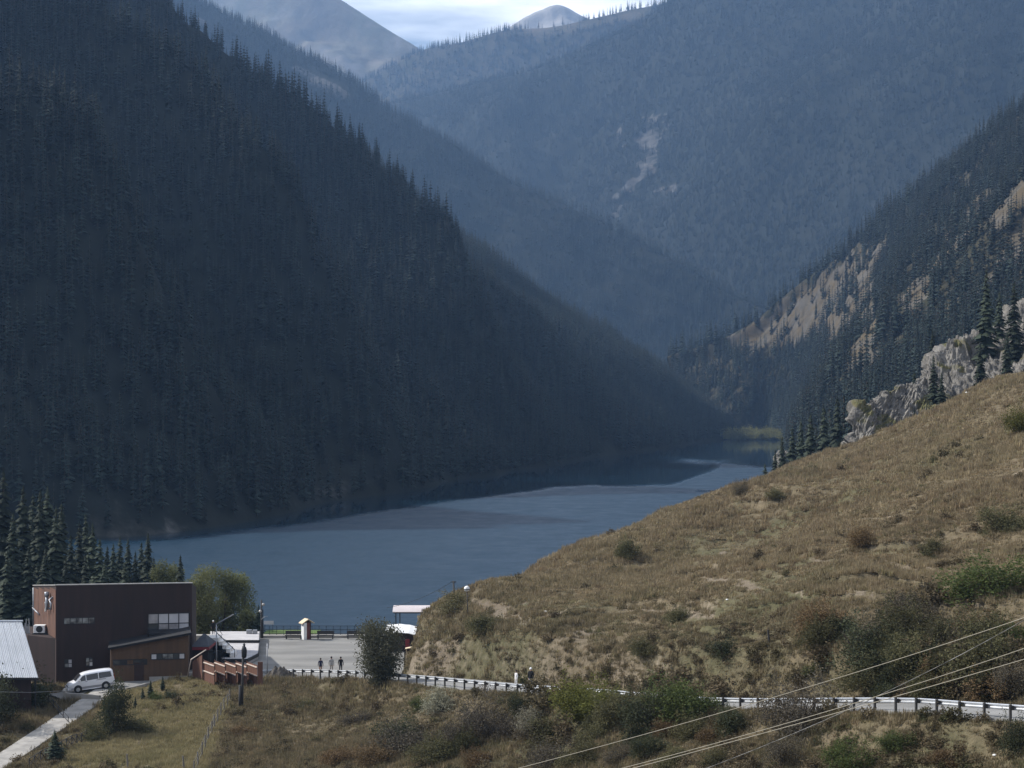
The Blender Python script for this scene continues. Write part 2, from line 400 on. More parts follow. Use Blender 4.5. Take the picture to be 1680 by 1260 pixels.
# bare soil: the cut bank above the road and the trodden mound
U_, V_ = proj(X, np.maximum(Y, 1), Zt)
soil = np.zeros(X.shape)
rd, _, rs = seg_dist(X, Y, ROAD)
soil += 0.5*(1-sstep(3.5, 9.0, rd))*(rs > 0)*(X < 14)
soil = np.maximum(soil, 0.50*in_poly(U_, V_, [(650,1120),(655,1060),(700,1030),(790,1060),(900,1045),(990,1020),(1010,1090),(880,1120)]))
soil = np.maximum(soil, 0.6*in_poly(U_, V_, [(770,985),(820,985),(880,1015),(860,1030),(800,1010)]))
soil = np.maximum(soil, 0.35*in_poly(U_, V_, [(980,990),(1120,960),(1250,965),(1100,985),(1000,1008)]))
for q in SC:
    d, _, side = seg_dist(X, Y, q); soil = np.maximum(soil, 0.4*(1-sstep(0.4, 1.2, d)))
for q in TR:
    d, _, side = seg_dist(X+0.7*vnoise(X*.3, Y*.3, 5), Y+0.9*vnoise(X*.3, Y*.3, 6), q); soil = np.maximum(soil, 0.8*(1-sstep(0.2, 0.7, d)))
soil = soil + 0.17*fbm(X*0.12, Y*0.12, 4, 90)
M_hill = ground_mat('dry_grass_ground', [(0.135, 0.107, 0.066), (0.115, 0.092, 0.057), (0.09, 0.083, 0.045)], (0.06, 0.035, 1.4), bump=0.8, mask='soil', maskcol=(0.19, 0.155, 0.112), maskcol2=(0.135, 0.108, 0.077))
me = np_mesh('hillside', np.stack([X, Y, Zt], -1).reshape(-1, 3), grid_faces(NRR, NCC), [M_hill], smooth=True)
at = me.attributes.new('soil', 'FLOAT', 'POINT'); at.data.foreach_set('value', soil.astype(np.float32).ravel())
tag(link('hillside', me), kind='structure')

# lake
m = bpy.data.materials.new('lake_water'); m.use_nodes = True; n = m.node_tree.nodes; l = m.node_tree.links
bs = n['Principled BSDF']; bs.inputs['Base Color'].default_value = (0.005, 0.022, 0.042, 1); bs.inputs['IOR'].default_value = 1.33
bs.inputs['Specular IOR Level'].default_value = 0.5; bs.inputs['Specular Tint'].default_value = (0.74, 0.89, 1.0, 1)
tc = n.new('ShaderNodeTexCoord')
at = n.new('ShaderNodeAttribute'); at.attribute_name = 'wind'
nz0 = n.new('ShaderNodeTexNoise'); nz0.inputs['Scale'].default_value = 0.012; nz0.inputs['Detail'].default_value = 8; nz0.inputs['Roughness'].default_value = 0.68
mp0 = n.new('ShaderNodeMapping'); mp0.inputs['Scale'].default_value = (1.6, 0.35, 1); l.new(tc.outputs['Object'], mp0.inputs['Vector']); l.new(mp0.outputs['Vector'], nz0.inputs['Vector'])
a1 = n.new('ShaderNodeMath'); a1.operation = 'MULTIPLY_ADD'; a1.inputs[1].default_value = 0.75; l.new(nz0.outputs['Fac'], a1.inputs[0]); l.new(at.outputs['Fac'], a1.inputs[2])
mr = n.new('ShaderNodeMapRange'); mr.interpolation_type = 'SMOOTHSTEP'; mr.inputs['From Min'].default_value = 0.62; mr.inputs['From Max'].default_value = 1.1; l.new(a1.outputs[0], mr.inputs['Value'])
rr_ = n.new('ShaderNodeMapRange'); rr_.inputs['To Min'].default_value = 0.03; rr_.inputs['To Max'].default_value = 0.52; l.new(mr.outputs['Result'], rr_.inputs['Value']); 
nzr = n.new('ShaderNodeTexNoise'); nzr.inputs['Scale'].default_value = 0.16; nzr.inputs['Detail'].default_value = 7; nzr.inputs['Roughness'].default_value = 0.7
mpr = n.new('ShaderNodeMapping'); mpr.inputs['Scale'].default_value = (0.7, 0.5, 1); l.new(tc.outputs['Object'], mpr.inputs['Vector']); l.new(mpr.outputs['Vector'], nzr.inputs['Vector'])
mrr = n.new('ShaderNodeMapRange'); mrr.inputs['From Min'].default_value = 0.3; mrr.inputs['From Max'].default_value = 0.7; mrr.inputs['To Min'].default_value = 0.72; mrr.inputs['To Max'].default_value = 1.2; l.new(nzr.outputs['Fac'], mrr.inputs['Value'])
mul = n.new('ShaderNodeMath'); mul.operation = 'MULTIPLY'; l.new(rr_.outputs['Result'], mul.inputs[0]); l.new(mrr.outputs['Result'], mul.inputs[1]); l.new(mul.outputs[0], bs.inputs['Roughness'])
mp = n.new('ShaderNodeMapping'); mp.inputs['Scale'].default_value = (0.30, 0.55, 1); mp.inputs['Rotation'].default_value = (0, 0, 0.35); l.new(tc.outputs['Object'], mp.inputs['Vector'])
nz = n.new('ShaderNodeTexNoise'); nz.inputs['Scale'].default_value = 1.0; nz.inputs['Detail'].default_value = 5; nz.inputs['Roughness'].default_value = 0.6; l.new(mp.outputs['Vector'], nz.inputs['Vector'])
bp = n.new('ShaderNodeBump'); bp.inputs['Distance'].default_value = 0.25; l.new(nz.outputs['Fac'], bp.inputs['Height'])
bm_ = n.new('ShaderNodeMapRange'); bm_.inputs['To Min'].default_value = 0.03; bm_.inputs['To Max'].default_value = 0.42; l.new(mr.outputs['Result'], bm_.inputs['Value']); l.new(bm_.outputs['Result'], bp.inputs['Strength'])
l.new(bp.outputs['Normal'], bs.inputs['Normal']); M_water = m
nr, nc = 260, 200
ly = np.geomspace(200, 1750, nr); lx = np.linspace(-0.5, 0.45, nc)
LX = lx[None, :]*ly[:, None]; LY = np.repeat(ly[:, None], nc, 1); LU, LV = proj(LX, LY, 0*LX)
# wind ripples reach out to about the middle of the lake; the lee under the mountain stays calm
edge = np.interp(LU, [0, 250, 500, 640, 800, 900, 960, 1010, 1060, 1110, 1150, 1190, 1300], [900, 888, 860, 836, 815, 803, 797, 797, 797, 796, 780, 768, 764])
wind = 0.5+(102000/(edge-HOR)-LY)/np.maximum(60, 0.10*LY)*0.7
w2 = np.exp(-((LV-757+(1150-LU)*0.02)/11.0)**2)*sstep(1000, 1160, LU)*(1-sstep(1180, 1270, LU))*0.55
w3 = np.exp(-((LV-783)/3.0)**2)*sstep(955, 1005, LU)*(1-sstep(1015, 1070, LU))*0.45
calm = np.exp(-((LV-806)/4)**2)*sstep(1090, 1150, LU)*0.45
wind = np.clip(np.clip(wind, 0.0, 0.85)+w2*0.85+w3*0.85-calm, 0, 0.85)
me = np_mesh('lake', np.stack([LX, LY, 0*LX], -1).reshape(-1, 3), grid_faces(nr, nc), [M_water], smooth=True)
at = me.attributes.new('wind', 'FLOAT', 'POINT'); at.data.foreach_set('value', wind.astype(np.float32).ravel())
tag(link('lake', me), kind='structure')

# ------------------------------------------------------------------ mountains
def crom(a, n):
    """Catmull-Rom resample along axis 0 to n points"""
    a = np.asarray(a, float); k = len(a); t = np.linspace(0, k-1, n); i = np.clip(np.floor(t).astype(int), 0, k-2); f = (t-i).reshape(-1, *([1]*(a.ndim-1)))
    p0 = a[np.maximum(i-1, 0)]; p1 = a[i]; p2 = a[i+1]; p3 = a[np.minimum(i+2, k-1)]
    return 0.5*((2*p1)+(-p0+p2)*f+(2*p0-5*p1+4*p2-p3)*f*f+(-p0+3*p1-3*p2+p3)*f**3)
MOUNT = {}
def mountain(name, base, crest, material, nr, nc, back=(60, 260, -200), rows=7, amp=12.0, wl=160.0, mid=None, seed=0, ribs=None, crest_amp=0.25, bulge=0.0, bare=None):
    base = np.array([tuple(p) for p in base]); crest = np.array([tuple(p) for p in crest])
    net = []
    for k in range(rows):
        t = k/(rows-1); q = base*(1-t)+crest*t; q[:, 2] += bulge*math.sin(math.pi*t)*(crest[:, 2]-base[:, 2])
        if mid is not None: q = q+mid(t)
        net.append(q)
    net.append(crest+np.array(back)*0.35); net.append(crest+np.array(back))
    net = np.array(net)                       # rows x cols x 3
    g = crom(net, nr); g = np.swapaxes(crom(np.swapaxes(g, 0, 1), nc), 0, 1)
    tr = np.linspace(0, (len(net)-1)/(rows-1), nr)[:, None]    # 0 base .. 1 crest .. back
    tcn = np.linspace(0, 1, nc)[None, :]
    env = np.clip(np.minimum(tr*5, 1), 0, 1)*np.where(tr > 0.93, crest_amp, np.clip(crest_amp+(0.93-tr)*6, crest_amp, 1))
    dz = amp*(fbm(g[..., 0]/wl, g[..., 1]/wl, 5, seed+100, 0.55))
    g[..., 2] += env*dz
    if ribs is not None: g = g+ribs(tcn, tr, g)[..., None]*np.array([0.55, -0.15, 0.8])
    u, v = proj(g[..., 0], g[..., 1], g[..., 2])
    br = np.zeros(u.shape) if bare is None else bare(u, v, g)
    me = np_mesh(name, g.reshape(-1, 3), grid_faces(nr, nc), [material], smooth=True)
    at = me.attributes.new('bare', 'FLOAT', 'POINT'); at.data.foreach_set('value', br.astype(np.float32).ravel())
    tag(link(name, me), kind='structure')
    MOUNT[name] = (g, tr, br)
    return g

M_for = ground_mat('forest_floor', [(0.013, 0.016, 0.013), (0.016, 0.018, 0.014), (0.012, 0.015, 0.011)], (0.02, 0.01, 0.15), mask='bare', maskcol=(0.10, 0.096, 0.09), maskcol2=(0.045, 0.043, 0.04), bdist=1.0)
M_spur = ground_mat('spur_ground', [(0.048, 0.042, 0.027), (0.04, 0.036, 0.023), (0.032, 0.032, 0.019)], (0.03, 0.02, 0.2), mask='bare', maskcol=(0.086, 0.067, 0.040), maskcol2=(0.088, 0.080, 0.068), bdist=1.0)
M_peak = ground_mat('alpine_ground', [(0.13, 0.112, 0.09), (0.10, 0.10, 0.075), (0.15, 0.14, 0.13)], (0.003, 0.006, 0.02), bump=0.6, bdist=8.0)

# left mountain, its foot along the lake
sh = [(-330, 470), (-150, 455), (-85, 440), (-53, 573), (-10, 755), (54, 1020), (110, 1210), (160, 1400)]
cr_ = [(-1050, 620, 430), (-760, 620, 430), (-640, 610, 425), (-600, 745, 430), (-560, 930, 440), (-500, 1200, 450), (-440, 1480, 450)]
base1 = [(x, y, -6) for x, y in sh]; c1 = cr_+[tuple(P(270, 4, 1850))]
lastcol = [P(1192, 740, 1395), P(1080, 640, 1450), P(930, 522, 1520), P(760, 396, 1590), P(580, 285, 1680), P(420, 182, 1770), P(262, 60, 1850)]
base1.append((250, 1600, -6)); c1.append(tuple(P(270, 4, 1850)+Vector((190, 330, -200))))
def mid1(t):
    o = np.zeros((9, 3)); k = int(round(t*6)); b_ = np.array(base1[7])*(1-t)+np.array(c1[7])*t; o[7] = np.array(tuple(lastcol[k]))-b_; o[6] = o[7]*0.42; o[5] = o[7]*0.12
    b2_ = np.array(base1[8])*(1-t)+np.array(c1[8])*t; L = lastcol[k]; o[8] = np.array((L.x+100, L.y+250, max(-6, L.z*0.5-6)))-b2_; return o
def ribs1(tc_, tr_, g):
    s = g[..., 1]*0.95+g[..., 0]*0.30; e = np.clip(tr_*6, 0, 1)*np.clip((1.02-tr_)*5, 0, 1)
    w = s+30*fbm(g[..., 0]/220, g[..., 1]/220, 3, 5)
    r = np.zeros(w.shape)
    for c, a, wd in ((470, 50, 60), (620, 66, 70), (760, 30, 40), (880, 70, 70), (1050, 42, 55), (1190, 32, 50), (1330, 22, 45)): r += a*np.maximum(0, 1-np.abs(w-c)/wd)**1.2
    return r*e*np.clip((0.80-tc_)*4, 0, 1)
SCREE = [[(8,590),(40,585),(100,650),(130,700),(80,705),(30,650)], [(125,785),(150,785),(215,840),(275,878),(150,885),(130,830)], [(250,830),(270,830),(330,870),(270,872)], [(470,795),(640,770),(680,785),(480,830)]]
def bare1(u, v, g):
    r = 0.12*fbm(g[..., 0]/25, g[..., 1]/25, 3, 9)
    for p in SCREE: r = r+0.34*in_poly(u+6*vnoise(g[..., 0]/9, g[..., 1]/9, 3), v, p)
    return r+0.10*(1-sstep(1.0, 4.0, g[..., 2]))
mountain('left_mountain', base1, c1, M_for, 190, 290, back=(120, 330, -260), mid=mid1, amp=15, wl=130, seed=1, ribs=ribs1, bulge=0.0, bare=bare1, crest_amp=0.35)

# second ridge behind it
c2 = [P(-60,-235,3240), P(150,-105,3144), P(330,6,3060), P(450,68,3000), P(560,122,2928), P(640,180,2880), P(750,245,2808), P(850,308,2736), P(1000,378,2640), P(1130,442,2544), P(1200,482,2484), P(1262,512,2424), P(1330,575,2352)]
b2 = [(p.x-0.25*p.z-10, p.y-1.15*p.z-40, -5) for p in c2]
BARE2 = [[(480,108),(520,122),(575,150),(570,158),(510,138)], [(545,150),(570,155),(565,165),(545,160)], [(320,25),(338,30),(335,45),(320,42)]]
def bare2(u, v, g):
    r = 0.1*fbm(g[..., 0]/40, g[..., 1]/40, 3, 19)
    for p in BARE2: r = r+0.9*in_poly(u, v, p)
    return r
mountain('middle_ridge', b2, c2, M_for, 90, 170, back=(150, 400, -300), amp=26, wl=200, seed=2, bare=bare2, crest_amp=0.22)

# the big forested mountain across the valley head, and the ridge farther behind it
ROCK3 = [[(1055,190),(1094,186),(1098,215),(1086,240),(1084,262),(1060,292),(1030,332),(1003,366),(985,358),(1015,322),(1045,285),(1056,255),(1050,225)], [(1012,215),(1032,210),(1026,250),(1015,245)], [(1080,305),(1100,300),(1098,330),(1082,338)], [(920,275),(930,270),(932,285)]]
def bare3(u, v, g):
    r = 0.12*fbm(g[..., 0]/60, g[..., 1]/60, 3, 29); uu = u+9*vnoise(g[..., 0]/14, g[..., 2]/14, 4)+10*vnoise(g[..., 0]/40, g[..., 2]/30, 8)
    for p in ROCK3: r = r+(0.47+0.45*fbm(g[..., 0]/25, g[..., 2]/14, 4, 66, 0.7))*in_poly(uu, v, p)
    return r
c3 = [P(520,230,4181), P(640,176,4124), P(750,150,4023), P(850,128,3932), P(950,92,3842), P(1050,44,3763), P(1120,-6,3706), P(1250,-60,3616), P(1450,-110,3446), P(1700,-150,3220), P(2050,-200,2938), P(2500,-200,2599)]
b3 = [P(560,500,3277), P(700,500,3220), P(800,500,3141), P(900,500,3051), P(1000,505,2961), P(1100,515,2848), P(1180,530,2735), P(1290,540,2542), P(1450,545,2316), P(1700,550,2090), P(2050,540,1864), P(2500,540,1695)]
def ribs3(tc_, tr_, g):
    s = g[..., 0]*0.80+g[..., 1]*0.6; w = s+70*fbm(g[..., 0]/500, g[..., 1]/500, 3, 15); e = np.clip(tr_*5, 0, 1)*np.clip((1.0-tr_)*5, 0, 1)
    return e*(38*(1-np.abs(((w/330.0) % 1.0)*2-1))+16*(1-np.abs(((w/120.0+0.3) % 1.0)*2-1)))
mountain('far_mountain', b3, c3, M_for, 170, 230, back=(200, 600, -350), amp=42, wl=330, seed=3, ribs=ribs3, bare=bare3, crest_amp=0.12)
c4 = [P(480,200,4950), P(590,140,4895), P(690,86,4840), P(760,70,4785), P(830,50,4730), P(900,46,4675), P(960,34,4620), P(1050,14,4565), P(1120,0,4510), P(1250,-40,4400)]
b4 = [P(480,400,4180), P(590,400,4158), P(690,400,4136), P(760,400,4114), P(830,400,4092), P(900,400,4070), P(960,400,4059), P(1050,400,4048), P(1120,400,4037), P(1250,400,4026)]
def bare4(u, v, g): return 0.5*in_poly(u, v, [(845,45),(970,34),(1060,16),(1062,30),(970,52),(900,62),(880,75),(870,60)])+0.1*fbm(g[..., 0]/60, g[..., 1]/60, 3, 39)
mountain('back_ridge', b4, c4, M_spur, 60, 150, back=(200, 600, -300), amp=30, wl=260, seed=4, bare=bare4, crest_amp=0.08)
c5 = [P(100,-10,5700), P(250,-30,5600), P(400,-40,5500), P(500,-30,5400), P(560,-1,5350), P(610,32,5300), P(650,58,5250), P(695,86,5200), P(760,140,5150)]
b5 = [P(u, 330, 4700) for u in (60, 180, 300, 400, 480, 560, 620, 700, 800)]
mountain('bare_peak', b5, c5, M_peak, 110, 130, back=(400, 900, -500), amp=70, wl=600, seed=5, crest_amp=0.05)
c6 = [P(800,70,6300), P(850,40,6200), P(880,24,6200), P(915,15,6200), P(940,24,6200), P(968,40,6200), P(1020,60,6300)]
b6 = [P(u, 200, 5700) for u in (780, 850, 880, 910, 940, 970, 1040)]
M_summit = ground_mat('pale_summit', [(0.30, 0.28, 0.26), (0.22, 0.21, 0.19), (0.34, 0.32, 0.30)], (0.004, 0.008, 0.02), bump=0.6, bdist=8.0)
mountain('distant_peak', b6, c6, M_summit, 40, 60, back=(300, 900, -500), amp=40, wl=260, seed=6, crest_amp=0.25)

# the spur on the right bank
c7 = [P(1095,588,1640), P(1208,552,1600), P(1290,492,1560), P(1400,415,1500), P(1550,292,1420), P(1685,190,1300), P(1850,80,1200), P(2200,-60,1080), P(2600,-100,950)]
b7 = [P(1110,706,1560), P(1195,708,1500), P(1262,714,1490), P(1290,722,1330), P(1290,772,830), P(1380,790,640), P(1600,800,520), P(2000,800,450), P(2600,800,420)]
GRASS7 = [[(1195,562),(1300,486),(1350,448),(1440,398),(1455,415),(1425,480),(1445,530),(1430,600),(1392,610),(1370,565),(1300,566),(1240,575),(1205,578)], [(1395,432),(1450,395),(1475,400),(1420,462),(1380,500),(1375,470)],
          [(1350,530),(1420,470),(1440,480),(1400,540),(1350,560)], [(1385,575),(1430,545),(1425,590),(1400,600)], [(1660,290),(1690,260),(1690,300),(1640,340)], [(1340,590),(1360,575),(1365,600)]]
ROCK7 = [[(1480,500),(1500,450),(1560,390),(1600,320),(1625,320),(1610,370),(1570,420),(1530,470),(1500,530)], [(1600,480),(1650,400),(1690,360),(1690,410),(1640,470),(1600,510)], [(1620,350),(1680,290),(1690,320),(1640,380)],
         [(1540,510),(1600,480),(1580,520),(1530,560),(1510,560)], [(1440,600),(1480,560),(1500,560),(1460,620)]]
def bare7(u, v, g):
    w = 8*vnoise(g[..., 0]/10, g[..., 1]/10, 44); r = 0.25*fbm(g[..., 0]/45, g[..., 1]/30, 4, 49)*sstep(1230, 1300, u)
    for p in GRASS7+ROCK7: r = np.maximum(r, 0.85*in_poly(u+w, v+w, p)+0.3*fbm(g[..., 0]/15, g[..., 1]/15, 2, 4))
    return r
def ribs7(tc_, tr_, g):
    s = g[..., 0]*0.55-g[..., 1]*0.83; w = s+25*fbm(g[..., 0]/150, g[..., 1]/150, 3, 77); e = np.clip(tr_*5, 0, 1)*np.clip((1.0-tr_)*4, 0, 1)
    return e*8*(1-np.abs(((w/120.0) % 1.0)*2-1))
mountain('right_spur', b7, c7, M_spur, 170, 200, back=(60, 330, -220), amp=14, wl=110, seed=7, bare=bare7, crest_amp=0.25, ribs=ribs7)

# flat floor at the head of the lake
vx = np.linspace(-100, 900, 60); vy = np.linspace(1430, 2700, 60); VX, VY = np.meshgrid(vx, vy)
VZ = np.interp(VY-0.25*np.abs(VX-215)+14*fbm(VX/60, VY/60, 3, 8), [1440, 1500, 1560, 1800, 2700], [-6, -1.0, 2.0, 6, 40])+0.5*fbm(VX/20, VY/20, 2, 18)
tag(link('valley_floor', np_mesh('valley_floor', np.stack([VX, VY, VZ], -1).reshape(-1, 3), grid_faces(60, 60), [M_for], smooth=True)), kind='structure')
# right bank between the hill and the spur
sy = np.linspace(320, 1200, 90); st_ = np.linspace(0, 1, 40)
edge_t = np.interp(sy, [320, 380, 450, 520, 620, 800, 1000, 1200], [0.128, 0.120, 0.127, 0.137, 0.142, 0.146, 0.146, 0.145])
SX = (edge_t[:, None]+0.30*st_[None, :])*sy[:, None]; SY = np.repeat(sy[:, None], 40, 1)
SZ = -3+np.minimum(SX-(edge_t*sy)[:, None], 14)*0.5+np.maximum(0, SX-(edge_t*sy)[:, None]-14)*0.10+0.8*fbm(SX/12, SY/12, 4, 14)
tag(link('right_shore', np_mesh('right_shore', np.stack([SX, SY, SZ], -1).reshape(-1, 3), grid_faces(90, 40), [M_spur], smooth=True)), kind='structure')
# ------------------------------------------------------------------ vegetation
M_needle = mat('spruce_needles', (0.016, 0.025, 0.021), 0.8, col2=(0.027, 0.037, 0.029), scale=0.5, rnd=0.5, spec=0.15)
M_bark = mat('bark', (0.07, 0.055, 0.042), 0.95, var=0.3, scale=3)

def spruce_parts(seed, levels, nb, sub, width=0.105, h=1.0):
    """unit-height narrow spruce: drooping sprays in whorls on a tapered stem"""
    r = np.random.default_rng(seed); V = []; F = []
    def tri(a, b_, c): k = len(V); V.extend([a, b_, c]); F.append((k, k+1, k+2))
    for i in range(levels):
        t = (i+0.5)/levels; z = 0.05+0.95*t
        prof = min(1.0, 0.62+t*2.2)*(1-t)**0.72
        R = width*prof*(0.8+0.45*r.random())+0.006
        off = r.random()*6.28
        for j in range(nb):
            a = off+6.283*(j+0.35*r.random())/nb; R2 = R*(0.62+0.62*r.random()); dz = -(0.30+0.25*r.random())*R2-0.008
            ca, sa = math.cos(a), math.sin(a); pa, qa = -sa, ca
            zz = z+0.055*(r.random()-0.5)*(1-0.6*t)
            for s in range(sub):
                f0 = 0.08+0.55*s/max(1, sub); f1 = f0+0.55; f1 = min(f1, 1.0) if sub > 1 else 1.0
                w = R2*(0.40 if sub > 1 else 0.5)*(1-0.35*s/max(1, sub)); sw = (r.random()-0.5)*0.35*R2 if sub > 1 else 0
                b0 = (ca*R2*f0+pa*sw*f0, sa*R2*f0+qa*sw*f0, zz+dz*f0*f0)
                mx_, my_ = ca*R2*(f0*0.45+f1*0.55)+pa*sw, sa*R2*(f0*0.45+f1*0.55)+qa*sw
                zm = zz+dz*((f0+f1)/2)**2
                tip = (ca*R2*f1+pa*sw, sa*R2*f1+qa*sw, zz+dz*f1*f1-0.006)
                l_ = (mx_+pa*w, my_+qa*w, zm-0.35*w-0.008); r_ = (mx_-pa*w, my_-qa*w, zm-0.35*w-0.008)
                tri(b0, r_, tip); tri(b0, tip, l_)
    tri((0.008, 0, 0.95), (-0.005, 0.007, 0.95), (0, 0, 1.02)); tri((0.0, -0.008, 0.95), (-0.005, 0.007, 0.95), (0, 0, 1.02))
    tv = []; tf = []
    for k, (rr, z) in enumerate(((0.016, -0.03), (0.011, 0.35), (0.003, 0.97))):
        for j in range(5): tv.append((rr*math.cos(j*1.2566), rr*math.sin(j*1.2566), z))
    for k in range(2):
        for j in range(5):
            j2 = (j+1) % 5; a, b_, c, d = k*5+j, k*5+j2, k*5+5+j2, k*5+5+j; tf += [(a, b_, c), (a, c, d)]
    return np.array(V), np.array(F), np.array(tv), np.array(tf)
def spruce_joined(name, *a, **k):
    V, F, tv, tf = spruce_parts(*a, **k)
    return np_mesh(name, np.r_[V, tv], np.r_[F, tf+len(V)], [M_needle, M_bark], np.r_[np.zeros(len(F)), np.ones(len(tf))])
M_needle_near = mat('near_spruce_needles', (0.024, 0.032, 0.021), 0.8, col2=(0.040, 0.048, 0.030), scale=0.5, rnd=0.35, spec=0.12)
NEAR = []
for s, (lv, nb, wd) in enumerate(((34, 8, 0.105), (30, 8, 0.12), (38, 8, 0.095), (26, 9, 0.14))):
    V, F, tv, tf = spruce_parts(50+s, lv, nb, 3, wd)
    NEAR.append((np_mesh('crown', V, F, [M_needle_near]), np_mesh('trunk', tv, tf, [M_bark])))
MID = [spruce_joined('spruce', 70+s, 20, 6, 2, w) for s, w in enumerate((0.095, 0.11, 0.085, 0.125))]

def proto_collection(name, meshes):
    c = bpy.data.collections.new(name)
    for i, me in enumerate(meshes):
        o = bpy.data.objects.new('%s_%02d' % (name, i), me); c.objects.link(o)
    return c
FAR_COL = proto_collection('far_spruce', [spruce_joined('far_spruce', 90+s, 11, 5, 1, w) for s, w in enumerate((0.125, 0.14, 0.11, 0.155, 0.13))])

def scatter(name, pts, scl, rot, idx, coll, label=None, cat=None, kind='stuff'):
    """one object: points that carry instances of the meshes in coll"""
    n_ = len(pts); me = bpy.data.meshes.new(name); me.vertices.add(n_); me.vertices.foreach_set('co', np.asarray(pts, np.float32).ravel())
    a = me.attributes.new('scl', 'FLOAT_VECTOR', 'POINT'); a.data.foreach_set('vector', np.asarray(scl, np.float32).ravel())
    a = me.attributes.new('rot', 'FLOAT_VECTOR', 'POINT'); a.data.foreach_set('vector', np.asarray(rot, np.float32).ravel())
    a = me.attributes.new('idx', 'INT', 'POINT'); a.data.foreach_set('value', np.asarray(idx, np.int32))
    o = link(name, me); tag(o, label, cat, None, kind)
    ng = bpy.data.node_groups.new(name, 'GeometryNodeTree')
    ng.interface.new_socket('Geometry', in_out='INPUT', socket_type='NodeSocketGeometry'); ng.interface.new_socket('Geometry', in_out='OUTPUT', socket_type='NodeSocketGeometry')
    N = ng.nodes; L = ng.links
    gi = N.new('NodeGroupInput'); go = N.new('NodeGroupOutput'); ip = N.new('GeometryNodeInstanceOnPoints'); ci = N.new('GeometryNodeCollectionInfo')
    ci.inputs['Collection'].default_value = coll; ci.inputs['Separate Children'].default_value = True; ci.inputs['Reset Children'].default_value = True
    ip.inputs['Pick Instance'].default_value = True
    def na(nm, ty):
        q = N.new('GeometryNodeInputNamedAttribute'); q.data_type = ty; q.inputs['Name'].default_value = nm; return q.outputs['Attribute']
    er = N.new('FunctionNodeEulerToRotation'); L.new(na('rot', 'FLOAT_VECTOR'), er.inputs['Euler'])
    L.new(gi.outputs[0], ip.inputs['Points']); L.new(ci.outputs[0], ip.inputs['Instance']); L.new(na('idx', 'INT'), ip.inputs['Instance Index'])
    L.new(er.outputs[0], ip.inputs['Rotation']); L.new(na('scl', 'FLOAT_VECTOR'), ip.inputs['Scale']); L.new(ip.outputs[0], go.inputs[0])
    md = o.modifiers.new('scatter', 'NODES'); md.node_group = ng
    return o

def sample_grid(g, tr, br, spacing, prob, tmax=1.03, seed=0):
    r = np.random.default_rng(seed)
    a = g[:-1, :-1]; b_ = g[:-1, 1:]; c = g[1:, :-1]; d = g[1:, 1:]
    e1 = b_-a; e2 = c-a; area = 0.75*np.linalg.norm(np.cross(e1, e2), axis=-1)
    area = area*(tr[:-1] <= tmax)
    area = area.ravel(); tot = area.sum(); n_ = int(tot/spacing**2)
    pick = r.choice(len(area), n_, p=area/tot)
    f = r.random((n_, 1)); h = r.random((n_, 1)); a, b_, c, d = (q.reshape(-1, 3)[pick] for q in (a, b_, c, d))
    p = (a*(1-f)+b_*f)*(1-h)+(c*(1-f)+d*f)*h
    bb = br[:-1, :-1].ravel()[pick]
    u, v = proj(p[:, 0], p[:, 1], p[:, 2])
    keep = (r.random(n_) < prob(u, v, p, bb)) & (u > -420) & (u < 2100) & (v > -330) & (p[:, 2] > 0.3)
    return p[keep]
def forest_set(p, hmin, hmax, seed, k=5, wm=1.0):
    r = np.random.default_rng(seed); n_ = len(p)
    h = hmin+(hmax-hmin)*r.beta(2.2, 2.2, n_)*(0.8+0.35*vnoise(p[:, 0]/60, p[:, 1]/60, seed))
    w = wm*h*(0.8+0.5*r.random(n_))
    return h, np.c_[w, w, h], np.c_[(r.random(n_)-0.5)*0.06, (r.random(n_)-0.5)*0.06, r.random(n_)*6.28], r.integers(0, k, n_)

def pr1(u, v, p, bb):
    q = np.where(bb > 0.30, 0.12, 1.0)*(0.65+0.35*sstep(-0.5, 0.3, fbm(p[:, 0]/50, p[:, 1]/50, 3, 61)))
    return q*sstep(0.0, 1.5, p[:, 2])
def pr7(u, v, p, bb):
    q = np.where(bb > 0.50, 0.16, np.where(bb > 0.36, 0.5, 1.0))
    return q*(0.65+0.35*sstep(-0.4, 0.2, fbm(p[:, 0]/35, p[:, 1]/35, 3, 62)))
def prx(u, v, p, bb): return np.where(bb > 0.5, 0.04, 1.0)*(0.6+0.4*sstep(-0.5, 0.3, fbm(p[:, 0]/90, p[:, 1]/90, 3, 63)))
F1 = sample_grid(*MOUNT['left_mountain'], 3.0, pr1, 1.08, 1)
F2 = sample_grid(*MOUNT['middle_ridge'], 5.6, prx, 1.08, 2)
F3 = sample_grid(*MOUNT['far_mountain'], 6.0, prx, 1.05, 3)
def pr4(u, v, p, bb): return np.where(bb > 0.3, 0.10, 1.0)
F4 = sample_grid(*MOUNT['back_ridge'], 9.5, pr4, 1.05, 4)
F7 = sample_grid(*MOUNT['right_spur'], 4.0, pr7, 1.06, 5)
# valley-floor spruces
r = np.random.default_rng(12); q = np.c_[r.uniform(60, 520, 5200), r.uniform(1520, 2350, 5200)]
vz = np.interp(q[:, 1]-0.25*np.abs(q[:, 0]-215), [1440, 1500, 1560, 1800, 2700], [-6, -1, 2, 6, 40]); F8 = np.c_[q, vz-0.3]
u8, v8 = proj(F8[:, 0], F8[:, 1], F8[:, 2]); print('trees', len(F1), len(F2), len(F3), len(F4), len(F7)); F8 = F8[(F8[:, 1] > 1590+30*vnoise(F8[:, 0]/30, F8[:, 1]/30, 4)) & (u8 > 1020) & (u8 < 1500)]

